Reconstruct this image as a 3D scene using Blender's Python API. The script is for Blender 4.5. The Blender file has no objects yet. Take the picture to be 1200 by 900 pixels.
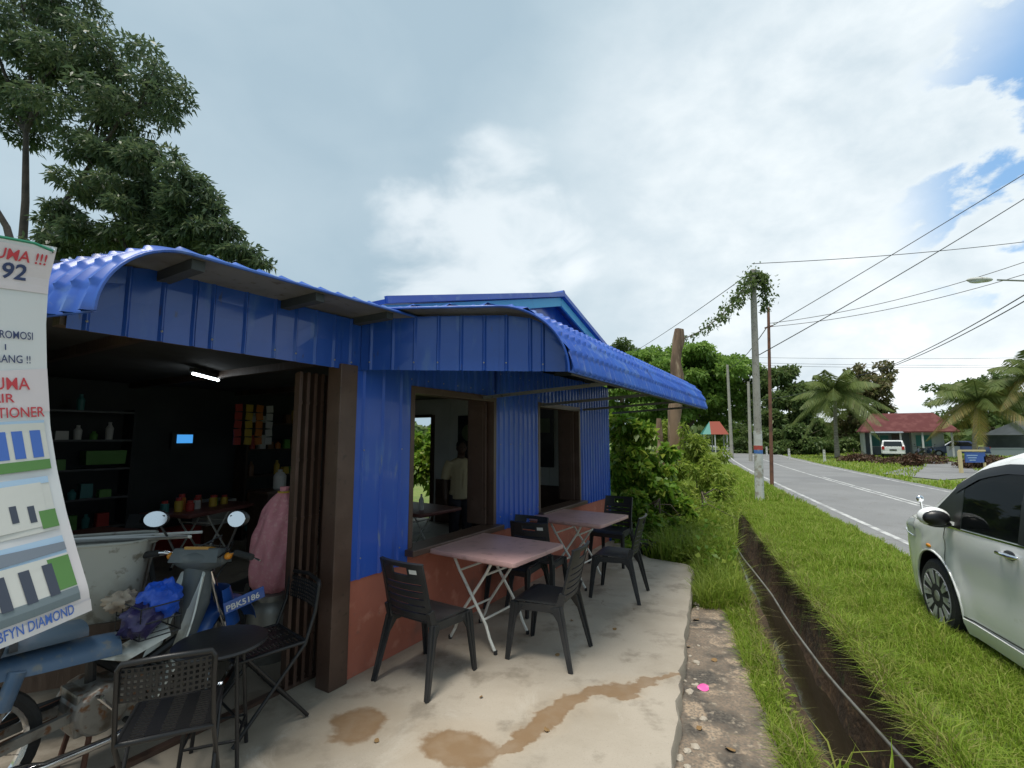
import bpy, bmesh, math, random
import numpy as np
from mathutils import Vector, Matrix, Euler, noise as mnoise
random.seed(7); rng = np.random.default_rng(11)
R = math.radians
sc = bpy.context.scene
COL = sc.collection
# ------------------------------------------------------------------ camera
FPX, CAMH = 560.0, 1.68
cam = bpy.data.cameras.new('camera'); camo = bpy.data.objects.new('camera', cam); COL.objects.link(camo)
cam.sensor_width = 36; cam.lens = 36 * FPX / 1200; cam.clip_end = 3000; cam.clip_start = 0.03
camo.location = (0, 0, CAMH); camo.rotation_euler = (R(90) + math.atan(62 / FPX), 0, 0)
sc.camera = camo
# ------------------------------------------------------------------ world: pale cloud sky over a Nishita sky
SUN_AZ, SUN_EL = R(218), R(74)          # azimuth from +Y clockwise
w = bpy.data.worlds.new('World'); sc.world = w; w.use_nodes = True
nt = w.node_tree; N = nt.nodes; Lk = nt.links; N.clear()
def wn(t, **k):
    n = N.new(t)
    for a, b in k.items(): setattr(n, a, b)
    return n
wo = wn('ShaderNodeOutputWorld'); bg = wn('ShaderNodeBackground'); Lk.new(bg.outputs[0], wo.inputs[0])
sky = wn('ShaderNodeTexSky', sky_type='NISHITA', sun_disc=False, sun_elevation=SUN_EL, sun_rotation=SUN_AZ)
sky.air_density = 1.2; sky.dust_density = 1.0
tc = wn('ShaderNodeTexCoord')
def wmath(op, a, b=None, c=None):
    n = wn('ShaderNodeMath', operation=op)
    for i, v in enumerate((a, b, c)):
        if v is None: continue
        if isinstance(v, (int, float)): n.inputs[i].default_value = v
        else: Lk.new(v, n.inputs[i])
    return n.outputs[0]
def wnoise(scale, detail, rough, dist=0, off=(0, 0, 0), sc3=(1, 1, 1.6)):
    m = wn('ShaderNodeMapping'); m.inputs['Location'].default_value = off; m.inputs['Scale'].default_value = sc3
    Lk.new(tc.outputs['Generated'], m.inputs[0])
    n = wn('ShaderNodeTexNoise'); Lk.new(m.outputs[0], n.inputs['Vector'])
    n.inputs['Scale'].default_value = scale; n.inputs['Detail'].default_value = detail
    n.inputs['Roughness'].default_value = rough; n.inputs['Distortion'].default_value = dist
    return n.outputs['Fac']
def wdot(d):
    v = Vector(d).normalized(); n = wn('ShaderNodeVectorMath', operation='DOT_PRODUCT')
    nn = wn('ShaderNodeVectorMath', operation='NORMALIZE'); Lk.new(tc.outputs['Generated'], nn.inputs[0])
    Lk.new(nn.outputs[0], n.inputs[0]); n.inputs[1].default_value = v
    return n.outputs['Value']
def wramp(fac, stops):
    n = wn('ShaderNodeValToRGB'); cr = n.color_ramp
    while len(cr.elements) > 1: cr.elements.remove(cr.elements[0])
    cr.elements[0].position, cr.elements[0].color = stops[0][0], tuple(stops[0][1]) + (1,)
    for p, c in stops[1:]:
        e = cr.elements.new(p); e.color = tuple(c) + (1,)
    Lk.new(fac, n.inputs[0]); return n.outputs[0]
def wmix(f, a, b):
    n = wn('ShaderNodeMix', data_type='RGBA')
    if isinstance(f, (int, float)): n.inputs[0].default_value = f
    else: Lk.new(f, n.inputs[0])
    for s, v in ((6, a), (7, b)):
        if isinstance(v, tuple): n.inputs[s].default_value = v + (1,)
        else: Lk.new(v, n.inputs[s])
    return n.outputs[2]
def wsmooth(v, a, b):
    n = wn('ShaderNodeMapRange', interpolation_type='SMOOTHSTEP'); Lk.new(v, n.inputs[0])
    n.inputs[1].default_value = a; n.inputs[2].default_value = b
    return n.outputs[0]
big = wnoise(1.6, 5, .5, .3, (3.1, 1.7, .4)); fine = wnoise(5.0, 6, .5, .3, (1.2, 5.1, 2.2)); puff = wnoise(9, 8, .58, .15, (.2, 3.7, 8.2))
right = wdot((.80, .62, .30))           # the side of the sky where the bright cumulus stands
toward = wsmooth(right, .50, 1.0)
lum = wmath('ADD', wmath('ADD', wmath('MULTIPLY', toward, .62), wmath('MULTIPLY', wmath('MULTIPLY', toward, wmath('SUBTRACT', puff, .45)), .6)), wmath('ADD', wmath('MULTIPLY', wmath('SUBTRACT', big, .45), .62), wmath('MULTIPLY', wmath('SUBTRACT', fine, .5), .26)))
cloud = wramp(lum, [(0.0, (.27, .355, .415)), (.25, (.35, .43, .48)), (.48, (.45, .515, .555)), (.70, (.59, .635, .655)), (.88, (.77, .78, .78)), (1.0, (.84, .84, .835))])
soft = wdot((-.06, .93, .345)); puffs = wmath('MULTIPLY', wsmooth(wmath('ADD', soft, wmath('MULTIPLY', wmath('SUBTRACT', fine, .5), .10)), .972, 1.0), .55)
cloud = wmix(puffs, cloud, (.68, .71, .725))
gap = wmath('MULTIPLY', wsmooth(wmath('ADD', wmath('MULTIPLY', puff, .55), wmath('MULTIPLY', fine, .45)), .50, .56), wsmooth(wdot((.95, .58, .42)), .945, .985))
nish = wn('ShaderNodeVectorMath', operation='SCALE'); Lk.new(sky.outputs[0], nish.inputs[0]); nish.inputs['Scale'].default_value = .11
base = wmix(.985, nish.outputs[0], cloud)
bluesky = wmix(.45, nish.outputs[0], (.16, .36, .62))
col = wmix(gap, base, bluesky)
Lk.new(col, bg.inputs[0]); bg.inputs[1].default_value = 1.0
# ------------------------------------------------------------------ sun (veiled by cloud)
sl = bpy.data.lights.new('sun', 'SUN'); so = bpy.data.objects.new('sun', sl); COL.objects.link(so)
sl.energy = 2.5; sl.angle = R(24); sl.color = (1.0, .95, .86)
sd = Vector((math.sin(SUN_AZ) * math.cos(SUN_EL), math.cos(SUN_AZ) * math.cos(SUN_EL), math.sin(SUN_EL)))
so.rotation_euler = (-sd).to_track_quat('-Z', 'Y').to_euler(); so.location = sd * 60
vs = sc.view_settings; vs.view_transform = 'Standard'; vs.look = 'None'; vs.gamma = 1; vs.use_curve_mapping = False; vs.exposure = 0.68
# ------------------------------------------------------------------ materials
MATS = {}
def mat(name, col, rough=.6, metal=0., var=None, bump=None, spec=.5, coat=0., emit=None, trans=0., coord='Object', stretch=(1, 1, 1)):
    """var = list of (scale, lo, hi, colour2, detail): noise-masked second colours; bump = (scale, strength, detail)"""
    m = bpy.data.materials.new(name); m.use_nodes = True; MATS[name] = m
    t = m.node_tree; ns = t.nodes; lk = t.links
    b = ns['Principled BSDF']
    b.inputs['Base Color'].default_value = tuple(col) + (1,); b.inputs['Roughness'].default_value = rough
    b.inputs['Metallic'].default_value = metal; b.inputs['Specular IOR Level'].default_value = spec
    b.inputs['Coat Weight'].default_value = coat
    if trans: b.inputs['Transmission Weight'].default_value = trans
    if emit: b.inputs['Emission Color'].default_value = tuple(emit[:3]) + (1,); b.inputs['Emission Strength'].default_value = emit[3]
    if var or bump:
        c = ns.new('ShaderNodeTexCoord'); mp = ns.new('ShaderNodeMapping'); lk.new(c.outputs[coord], mp.inputs[0]); mp.inputs['Scale'].default_value = stretch
        cur = None
        for (s, lo, hi, c2, det) in (var or []):
            n = ns.new('ShaderNodeTexNoise'); lk.new(mp.outputs[0], n.inputs['Vector']); n.inputs['Scale'].default_value = s; n.inputs['Detail'].default_value = det
            mr = ns.new('ShaderNodeMapRange'); mr.interpolation_type = 'SMOOTHSTEP'; lk.new(n.outputs['Fac'], mr.inputs[0]); mr.inputs[1].default_value = lo; mr.inputs[2].default_value = hi
            mx = ns.new('ShaderNodeMix'); mx.data_type = 'RGBA'; lk.new(mr.outputs[0], mx.inputs[0])
            if cur is None: mx.inputs[6].default_value = tuple(col) + (1,)
            else: lk.new(cur, mx.inputs[6])
            mx.inputs[7].default_value = tuple(c2) + (1,); cur = mx.outputs[2]
        if cur is not None: lk.new(cur, b.inputs['Base Color'])
        if bump:
            n = ns.new('ShaderNodeTexNoise'); lk.new(mp.outputs[0], n.inputs['Vector']); n.inputs['Scale'].default_value = bump[0]; n.inputs['Detail'].default_value = bump[2] if len(bump) > 2 else 5
            bp = ns.new('ShaderNodeBump'); bp.inputs['Strength'].default_value = bump[1]; bp.inputs['Distance'].default_value = .02
            lk.new(n.outputs['Fac'], bp.inputs['Height']); lk.new(bp.outputs[0], b.inputs['Normal'])
    return m
def leafmat(name, cols, transl=.35, rough=.5):
    m = bpy.data.materials.new(name); m.use_nodes = True; MATS[name] = m
    t = m.node_tree; ns = t.nodes; lk = t.links; b = ns['Principled BSDF']; out = ns['Material Output']
    g = ns.new('ShaderNodeNewGeometry'); r = ns.new('ShaderNodeValToRGB'); cr = r.color_ramp
    cr.elements[0].position = 0; cr.elements[0].color = tuple(cols[0]) + (1,); cr.elements[1].position = 1; cr.elements[1].color = tuple(cols[-1]) + (1,)
    for i, c in enumerate(cols[1:-1]):
        e = cr.elements.new((i + 1) / (len(cols) - 1)); e.color = tuple(c) + (1,)
    lk.new(g.outputs['Random Per Island'], r.inputs[0]); lk.new(r.outputs[0], b.inputs['Base Color'])
    b.inputs['Roughness'].default_value = rough; b.inputs['Specular IOR Level'].default_value = .3
    tr = ns.new('ShaderNodeBsdfTranslucent'); mx = ns.new('ShaderNodeMixShader'); mx.inputs[0].default_value = transl
    lk.new(r.outputs[0], tr.inputs[0]); lk.new(b.outputs[0], mx.inputs[1]); lk.new(tr.outputs[0], mx.inputs[2]); lk.new(mx.outputs[0], out.inputs[0])
    return m
# ------------------------------------------------------------------ mesh helpers
def V(*a): return Vector(a)
class MB:
    def __init__(s): s.v = []; s.f = []; s.mi = []; s.cur = 0
    def add(s, vs, fs):
        o = len(s.v); s.v += [tuple(p) for p in vs]; s.f += [tuple(i + o for i in f) for f in fs]; s.mi += [s.cur] * len(fs); return s
    def box(s, c, d, rot=None, taper=None):
        hx, hy, hz = d[0] / 2, d[1] / 2, d[2] / 2; tx, ty = taper or (1, 1)
        p = [(-hx, -hy, -hz), (hx, -hy, -hz), (hx, hy, -hz), (-hx, hy, -hz), (-hx * tx, -hy * ty, hz), (hx * tx, -hy * ty, hz), (hx * tx, hy * ty, hz), (-hx * tx, hy * ty, hz)]
        m = Euler(rot).to_matrix() if rot else None; c = Vector(c)
        p = [(m @ Vector(q) if m else Vector(q)) + c for q in p]
        return s.add(p, [(0, 3, 2, 1), (4, 5, 6, 7), (0, 1, 5, 4), (1, 2, 6, 5), (2, 3, 7, 6), (3, 0, 4, 7)])
    def bar(s, a, b, w, h, up=(0, 0, 1), w2=None, h2=None):
        a = Vector(a); b = Vector(b); d = (b - a).normalized(); sx = d.cross(Vector(up))
        if sx.length < 1e-4: sx = d.cross(Vector((0, 1, 0)))
        sx.normalize(); uy = sx.cross(d)
        w2 = w if w2 is None else w2; h2 = h if h2 is None else h2
        p = [a + sx * i * w / 2 + uy * j * h / 2 for i, j in ((-1, -1), (1, -1), (1, 1), (-1, 1))] + [b + sx * i * w2 / 2 + uy * j * h2 / 2 for i, j in ((-1, -1), (1, -1), (1, 1), (-1, 1))]
        return s.add(p, [(0, 1, 2, 3), (7, 6, 5, 4), (0, 4, 5, 1), (1, 5, 6, 2), (2, 6, 7, 3), (3, 7, 4, 0)])
    def tube(s, pts, r, n=8, caps=True):
        pts = [Vector(p) for p in pts]; rs = r if isinstance(r, (list, tuple)) else [r] * len(pts)
        ref = None; o = len(s.v); k = len(pts)
        for i, p in enumerate(pts):
            d = (pts[min(i + 1, k - 1)] - pts[max(i - 1, 0)]).normalized()
            if ref is None:
                ref = d.orthogonal().normalized()
            ref = (ref - d * ref.dot(d))
            if ref.length < 1e-5: ref = d.orthogonal()
            ref.normalize(); q = d.cross(ref)
            for j in range(n):
                a = 2 * math.pi * j / n; s.v.append(tuple(p + (ref * math.cos(a) + q * math.sin(a)) * rs[i]))
        for i in range(k - 1):
            for j in range(n):
                s.f.append((o + i * n + j, o + i * n + (j + 1) % n, o + (i + 1) * n + (j + 1) % n, o + (i + 1) * n + j)); s.mi.append(s.cur)
        if caps:
            s.f.append(tuple(o + j for j in reversed(range(n)))); s.mi.append(s.cur)
            s.f.append(tuple(o + (k - 1) * n + j for j in range(n))); s.mi.append(s.cur)
        return s
    def lathe(s, prof, n=20, c=(0, 0, 0), axis='z', caps=True):
        o = len(s.v); c = Vector(c)
        for r, z in prof:
            for j in range(n):
                a = 2 * math.pi * j / n; x, y = r * math.cos(a), r * math.sin(a)
                p = {'z': (x, y, z), 'y': (x, z, y), 'x': (z, x, y)}[axis]
                s.v.append(tuple(Vector(p) + c))
        for i in range(len(prof) - 1):
            for j in range(n):
                s.f.append((o + i * n + j, o + i * n + (j + 1) % n, o + (i + 1) * n + (j + 1) % n, o + (i + 1) * n + j)); s.mi.append(s.cur)
        if caps:
            s.f.append(tuple(o + j for j in reversed(range(n)))); s.mi.append(s.cur)
            s.f.append(tuple(o + (len(prof) - 1) * n + j for j in range(n))); s.mi.append(s.cur)
        return s
    def grid(s, fn, nu, nv, thick=0):
        """fn(u,v)->point; thick: solidify along the surface normal (backwards)"""
        P = [[Vector(fn(i / nu, j / nv)) for j in range(nv + 1)] for i in range(nu + 1)]
        o = len(s.v); id_ = lambda i, j: o + i * (nv + 1) + j
        for row in P: s.v += [tuple(p) for p in row]
        for i in range(nu):
            for j in range(nv): s.f.append((id_(i, j), id_(i + 1, j), id_(i + 1, j + 1), id_(i, j + 1))); s.mi.append(s.cur)
        if thick:
            o2 = len(s.v)
            for i in range(nu + 1):
                for j in range(nv + 1):
                    a = P[min(i + 1, nu)][j] - P[max(i - 1, 0)][j]; b = P[i][min(j + 1, nv)] - P[i][max(j - 1, 0)]
                    nrm = a.cross(b)
                    if nrm.length > 1e-12: nrm.normalize()
                    s.v.append(tuple(P[i][j] - nrm * thick))
            g = lambda i, j: o2 + i * (nv + 1) + j
            F = []
            for i in range(nu):
                for j in range(nv): F.append((g(i, j), g(i, j + 1), g(i + 1, j + 1), g(i + 1, j)))
                F.append((id_(i, 0), g(i, 0), g(i + 1, 0), id_(i + 1, 0))); F.append((id_(i, nv), id_(i + 1, nv), g(i + 1, nv), g(i, nv)))
            for j in range(nv):
                F.append((id_(0, j), id_(0, j + 1), g(0, j + 1), g(0, j))); F.append((id_(nu, j), g(nu, j), g(nu, j + 1), id_(nu, j + 1)))
            s.f += F; s.mi += [s.cur] * len(F)
        return s
    def prism(s, poly, h0, h1, fn=None):
        """poly in 2D, extruded h0..h1; fn maps (x,y,h)->3D"""
        fn = fn or (lambda x, y, h: (x, y, h)); n = len(poly)
        vs_ = [fn(x, y, h0) for x, y in poly] + [fn(x, y, h1) for x, y in poly]
        return s.add(vs_, [tuple(reversed(range(n))), tuple(range(n, 2 * n))] + [(i, (i + 1) % n, n + (i + 1) % n, n + i) for i in range(n)])
    def ball(s, c, r, nu=10, nv=7):
        c = Vector(c); r = Vector((r, r, r)) if isinstance(r, (int, float)) else Vector(r)
        prof = [(math.sin(math.pi * i / nv), -math.cos(math.pi * i / nv)) for i in range(nv + 1)]
        o = len(s.v)
        for a, z in prof:
            for j in range(nu):
                t = 2 * math.pi * j / nu; s.v.append((c.x + r.x * a * math.cos(t), c.y + r.y * a * math.sin(t), c.z + r.z * z))
        for i in range(nv):
            for j in range(nu): s.f.append((o + i * nu + j, o + i * nu + (j + 1) % nu, o + (i + 1) * nu + (j + 1) % nu, o + (i + 1) * nu + j)); s.mi.append(s.cur)
        return s
    def mesh(s, name, mats, smooth=False, bevel=0):
        me = bpy.data.meshes.new(name); me.from_pydata(s.v, [], s.f)
        for m in (mats if isinstance(mats, (list, tuple)) else [mats]): me.materials.append(MATS[m] if isinstance(m, str) else m)
        if s.mi and max(s.mi): me.polygons.foreach_set('material_index', s.mi)
        bm = bmesh.new(); bm.from_mesh(me)
        bmesh.ops.remove_doubles(bm, verts=bm.verts, dist=1e-5)
        bmesh.ops.recalc_face_normals(bm, faces=bm.faces)
        if bevel:
            es = [e for e in bm.edges if len(e.link_faces) == 2 and e.calc_face_angle(0) > .5]
            bmesh.ops.bevel(bm, geom=es, offset=bevel, segments=2, profile=.6, affect='EDGES', clamp_overlap=True)
        bm.to_mesh(me); bm.free()
        if smooth: smooth_by_angle(me, smooth if isinstance(smooth, (int, float)) and not isinstance(smooth, bool) else 40)
        me.update(); return me
    def build(s, name, mats, parent=None, smooth=False, bevel=0, loc=None, rot=None):
        return link(name, s.mesh(name, mats, smooth, bevel), parent, loc, rot)
def smooth_by_angle(me, deg):
    me.polygons.foreach_set('use_smooth', [True] * len(me.polygons))
    bm = bmesh.new(); bm.from_mesh(me); a = R(deg)
    for e in bm.edges: e.smooth = not (len(e.link_faces) == 2 and e.calc_face_angle(0) > a)
    bm.to_mesh(me); bm.free()
def link(name, me, parent=None, loc=None, rot=None):
    o = bpy.data.objects.new(name, me); COL.objects.link(o)
    if parent: o.parent = parent
    if loc is not None: o.location = loc
    if rot is not None: o.rotation_euler = rot
    return o
def tag(o, label=None, cat=None, group=None, kind=None):
    if label: o['label'] = label
    if cat: o['category'] = cat
    if group: o['group'] = group
    if kind: o['kind'] = kind
    return o
def empty(name, loc, rz=0, label=None, cat=None, group=None):
    o = bpy.data.objects.new(name, None); COL.objects.link(o); o.location = loc; o.rotation_euler = (0, 0, rz); o.empty_display_size = .1
    return tag(o, label, cat, group)
def copy_tree(o, parent=None):
    c = o.copy(); COL.objects.link(c); c.parent = parent
    for ch in o.children: copy_tree(ch, c)
    return c
def npmesh(name, verts, quads, matn, parent=None, smooth=False):
    me = bpy.data.meshes.new(name); nv = len(verts); nf, k = quads.shape
    me.vertices.add(nv); me.vertices.foreach_set('co', np.ascontiguousarray(verts, dtype=np.float32).ravel())
    me.loops.add(nf * k); me.loops.foreach_set('vertex_index', np.ascontiguousarray(quads, dtype=np.int32).ravel())
    me.polygons.add(nf); me.polygons.foreach_set('loop_start', np.arange(0, nf * k, k, dtype=np.int32)); me.polygons.foreach_set('loop_total', np.full(nf, k, dtype=np.int32))
    if smooth: me.polygons.foreach_set('use_smooth', np.ones(nf, dtype=bool))
    me.materials.append(MATS[matn]); me.update(calc_edges=True); me.validate()
    return link(name, me, parent)
def unit(a): return a / np.maximum(np.linalg.norm(a, axis=1, keepdims=True), 1e-9)
def leaves(name, P, D, L, W, matn, parent=None, fold=.25):
    """one folded lozenge per leaf: P base (n,3), D direction (n,3), L length, W width"""
    n = len(P); D = unit(D); rnd = unit(rng.normal(size=(n, 3)) * .7 + np.array([0, 0, .8]))
    S = unit(np.cross(D, rnd)); Nn = np.cross(S, D); L = np.broadcast_to(L, n)[:, None]; W = np.broadcast_to(W, n)[:, None]
    droop = np.array([0, 0, -1.])[None] * L * .18
    mid = P + D * L * .45
    v = np.stack([P, mid + S * W * .5 + Nn * W * fold * .5, P + D * L + droop, mid - S * W * .5 + Nn * W * fold * .5], 1).reshape(-1, 3)
    q = np.arange(4 * n).reshape(n, 4)
    return npmesh(name, v, q, matn, parent)
def blades(name, P, H, W, matn, lean=.5, parent=None, bias=(0, 0, 0)):
    """grass: 2-segment tapered blades"""
    n = len(P); az = rng.uniform(0, 2 * math.pi, n); H = np.broadcast_to(H, n); W = np.broadcast_to(W, n)
    d = np.stack([np.cos(az), np.sin(az), np.zeros(n)], 1); ln = (rng.beta(1.6, 2.2, n) * 2 * lean)[:, None]
    d = d + np.array(bias)[None]
    az2 = az + math.pi / 2 + rng.normal(0, .6, n); s = np.stack([np.cos(az2), np.sin(az2), np.zeros(n)], 1) * (W / 2)[:, None]
    z = np.array([0, 0, 1.])[None]; h = H[:, None]
    m = P + z * h * .62 + d * h * ln * .35; t = P + z * h * (1 - .25 * ln) + d * h * ln
    v = np.stack([P - s, P + s, m - s * .75, m + s * .75, t], 1).reshape(-1, 3)
    b = np.arange(n)[:, None] * 5
    f = np.concatenate([b + np.array([[0, 1, 3]]), b + np.array([[0, 3, 2]]), b + np.array([[2, 3, 4]])], 0)
    return npmesh(name, v, f, matn, parent)
_tc = {}
def text2d(s, size=1., bold=0.):
    k = (s, bold)
    if k not in _tc:
        cu = bpy.data.curves.new('t', 'FONT'); cu.body = s; cu.size = 1; cu.offset = bold; cu.resolution_u = 3
        ob = bpy.data.objects.new('t', cu); COL.objects.link(ob); bpy.context.view_layer.update()
        me = bpy.data.meshes.new_from_object(ob.evaluated_get(bpy.context.evaluated_depsgraph_get()))
        _tc[k] = ([tuple(v.co) for v in me.vertices], [tuple(p.vertices) for p in me.polygons])
        bpy.data.objects.remove(ob); bpy.data.curves.remove(cu); bpy.data.meshes.remove(me)
    vs_, fs = _tc[k]
    x0 = min(v[0] for v in vs_); x1 = max(v[0] for v in vs_); y0 = min(v[1] for v in vs_)
    return [((v[0] - x0) * size, (v[1] - y0) * size) for v in vs_], fs, (x1 - x0) * size
def textobj(name, s, size, matn, fn, parent=None, bold=0., width=None, align=0.):
    vs_, fs, wd = text2d(s, size, bold); k = (width / wd) if width else 1; W = wd * k
    me = bpy.data.meshes.new(name); me.from_pydata([tuple(fn((x * k) - W * align, y)) for x, y in vs_], [], fs); me.materials.append(MATS[matn]); me.update()
    return link(name, me, parent)
def apply_mods(o):
    dg = bpy.context.evaluated_depsgraph_get(); bpy.context.view_layer.update()
    me = bpy.data.meshes.new_from_object(o.evaluated_get(dg)); old = o.data; o.modifiers.clear(); o.data = me; bpy.data.meshes.remove(old)
def lerp(xs, ys, x):
    return float(np.interp(x, xs, ys))
# ------------------------------------------------------------------ material list
mat('asphalt', (.20, .20, .20), .85, var=[(.6, .4, .65, (.235, .235, .235), 4), (60, .35, .75, (.15, .15, .152), 3), (.22, .55, .62, (.165, .165, .168), 5), (2.5, .58, .7, (.17, .165, .16), 7)], bump=(160, .25, 3))
mat('road_paint', (.50, .50, .49), .7, var=[(5, .42, .58, (.29, .29, .29), 8)])
mat('soil', (.075, .046, .026), .95, var=[(3, .4, .65, (.04, .027, .017), 6), (14, .5, .7, (.12, .076, .042), 5), (5, .58, .7, (.06, .07, .025), 6)], bump=(18, 1.0, 7))
mat('water', (.025, .02, .013), .08, spec=.6, bump=(5, .06, 2))
mat('ground_grass', (.11, .16, .03), .95, var=[(.5, .4, .62, (.15, .20, .038), 5), (5, .5, .68, (.18, .18, .06), 6), (22, .5, .75, (.07, .11, .022), 4)], bump=(30, .9, 6))
mat('old_concrete', (.22, .165, .12), .9, var=[(1.9, .46, .58, (.055, .047, .040), 8), (5, .50, .60, (.36, .27, .19), 7), (2.7, .60, .70, (.030, .032, .030), 8), (22, .56, .72, (.34, .28, .21), 5), (60, .35, .75, (.12, .105, .085), 4)], bump=(13, .9, 9))
mat('blue_paint', (.018, .072, .34), .22, var=[(2.2, .45, .75, (.028, .10, .43), 4), (9, .55, .72, (.05, .12, .36), 7), (30, .66, .76, (.035, .06, .18), 5), (14, .70, .78, (.16, .17, .22), 8)], bump=(3.5, .16, 3), coat=.2, stretch=(1, 1, .28))
mat('blue_wall', (.018, .085, .46), .34, var=[(1.6, .42, .75, (.026, .11, .52), 4), (11, .56, .72, (.06, .15, .47), 7), (4.5, .58, .72, (.016, .055, .30), 8), (24, .66, .76, (.12, .18, .38), 6), (9, .70, .77, (.10, .085, .09), 8)], bump=(3, .14, 3), coat=.15, stretch=(1, 1, .16))
mat('roof_blue', (.022, .085, .40), .40, var=[(1.4, .42, .75, (.04, .13, .47), 5), (7, .54, .70, (.08, .16, .42), 7), (3, .60, .74, (.03, .06, .22), 8), (26, .66, .76, (.16, .19, .30), 6)], coat=.1)
mat('zinc', (.20, .205, .19), .55, metal=.35, var=[(3, .42, .68, (.14, .135, .115), 5), (20, .58, .75, (.10, .08, .055), 5)])
mat('dark_wood', (.045, .028, .020), .6, var=[(3, .4, .7, (.07, .045, .03), 6)], bump=(24, .35, 6), stretch=(1, 1, .15))
mat('brown_paint', (.075, .042, .030), .42, var=[(4, .45, .7, (.10, .06, .045), 5), (25, .6, .75, (.045, .028, .02), 5)], bump=(12, .12, 4))
mat('orange_wall', (.42, .135, .088), .85, var=[(1.7, .42, .70, (.36, .11, .07), 6), (7, .54, .70, (.49, .19, .13), 6), (2.2, .60, .74, (.26, .11, .08), 8), (30, .60, .75, (.33, .13, .095), 5)], bump=(30, .25, 6))
mat('cyan_board', (.06, .36, .58), .55, var=[(3, .5, .7, (.05, .29, .50), 5)])
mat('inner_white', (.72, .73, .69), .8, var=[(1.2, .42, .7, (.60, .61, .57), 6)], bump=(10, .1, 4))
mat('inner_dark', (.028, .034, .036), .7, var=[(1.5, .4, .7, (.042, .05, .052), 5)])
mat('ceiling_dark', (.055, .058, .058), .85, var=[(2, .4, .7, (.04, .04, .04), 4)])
mat('black_plastic', (.020, .021, .023), .42, var=[(6, .45, .75, (.034, .035, .037), 5)], bump=(140, .07, 2))
mat('grey_plastic', (.075, .08, .085), .45, var=[(7, .45, .75, (.10, .105, .11), 5)])
mat('black_metal', (.014, .014, .015), .42, metal=.1, bump=(40, .05, 3))
mat('white_tube', (.70, .69, .63), .4, var=[(9, .55, .72, (.48, .44, .36), 5)])
mat('pink_top', (.56, .345, .325), .42, var=[(3, .42, .72, (.50, .30, .28), 6), (13, .56, .7, (.40, .24, .22), 6)], bump=(60, .06, 3))
mat('red_top', (.20, .075, .065), .45, var=[(4, .45, .7, (.16, .06, .05), 5)])
mat('van_white', (.83, .835, .82), .20, coat=.7, var=[(1.1, .5, .8, (.80, .805, .79), 4), (11, .66, .82, (.70, .70, .66), 6)])
mat('tint_glass', (.012, .014, .016), .06, spec=.6, trans=.0)
mat('rubber', (.022, .022, .022), .85, bump=(50, .3, 4))
mat('alloy', (.46, .47, .49), .42, metal=.35, var=[(8, .5, .75, (.18, .17, .16), 5)])
mat('alloy_dark', (.02, .02, .021), .9, spec=.1)
mat('chrome', (.75, .76, .78), .12, metal=1.)
mat('black_trim', (.012, .012, .013), .35)
mat('lamp_glass', (.55, .58, .60), .12, coat=.5)
mat('red_lamp', (.38, .02, .015), .25)
mat('orange_lamp', (.75, .28, .02), .3)
mat('banner_white', (.68, .68, .69), .5, var=[(2.5, .45, .7, (.70, .64, .65), 4), (7, .58, .75, (.58, .58, .60), 4)])
mat('print_red', (.55, .045, .06), .5); mat('print_navy', (.03, .045, .13), .5); mat('print_blue', (.06, .15, .50), .5); mat('print_pink', (.70, .62, .64), .5)
mat('print_sky', (.40, .55, .72), .5); mat('print_wall', (.62, .61, .57), .5); mat('print_roof', (.20, .23, .28), .5); mat('print_grass', (.10, .24, .06), .5); mat('print_dark', (.05, .06, .09), .5); mat('print_yellow', (.55, .40, .12), .5); mat('print_drive', (.16, .20, .22), .5)
mat('green_rope', (.02, .22, .13), .7)
mat('rusty_yellow', (.42, .27, .06), .75, var=[(6, .46, .60, (.16, .07, .03), 7), (22, .52, .66, (.22, .11, .045), 6)], bump=(30, .4, 6))
mat('rusty_top', (.17, .07, .035), .85, var=[(9, .45, .65, (.25, .11, .05), 6)], bump=(30, .4, 6))
mat('pink_sack', (.74, .30, .34), .7, var=[(4, .45, .7, (.62, .23, .27), 5), (40, .5, .7, (.78, .40, .42), 3)], bump=(7, .5, 6))
mat('aluminium', (.30, .30, .28), .45, metal=.6, var=[(5, .45, .7, (.20, .19, .17), 6)])
mat('tub_white', (.40, .40, .36), .6, var=[(2.5, .44, .68, (.27, .26, .22), 7), (16, .56, .7, (.17, .155, .12), 6)])
mat('bike_blue', (.02, .085, .33), .3, coat=.4, var=[(6, .55, .75, (.05, .10, .25), 5)]); mat('bike_faded', (.06, .115, .20), .45, var=[(5, .45, .65, (.10, .15, .22), 6), (20, .55, .7, (.14, .16, .17), 5)])
mat('bike_seat', (.045, .075, .11), .5, var=[(8, .5, .7, (.08, .10, .13), 5)])
mat('bike_white', (.68, .70, .65), .35, var=[(7, .52, .7, (.34, .33, .28), 6)])
mat('bike_grey', (.10, .115, .12), .5, var=[(7, .5, .7, (.15, .16, .16), 5)])
mat('engine_metal', (.22, .215, .20), .5, metal=.55, var=[(7, .48, .64, (.08, .065, .05), 7), (24, .55, .68, (.14, .07, .035), 6)])
mat('dial_orange', (.45, .22, .03), .4)
mat('bag_blue', (.02, .10, .60), .35, bump=(9, .9, 5)); mat('bag_purple', (.035, .028, .10), .35, bump=(9, .9, 5)); mat('cloth_beige', (.42, .34, .26), .9, bump=(12, .8, 5))
mat('pole_concrete', (.34, .32, .28), .85, var=[(2, .42, .7, (.27, .25, .22), 6), (18, .55, .7, (.20, .18, .15), 6)], bump=(30, .3, 6))
mat('pole_white', (.55, .55, .52), .8, var=[(6, .48, .62, (.33, .30, .25), 7), (2, .5, .7, (.45, .44, .40), 5)], bump=(20, .2, 5))
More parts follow.
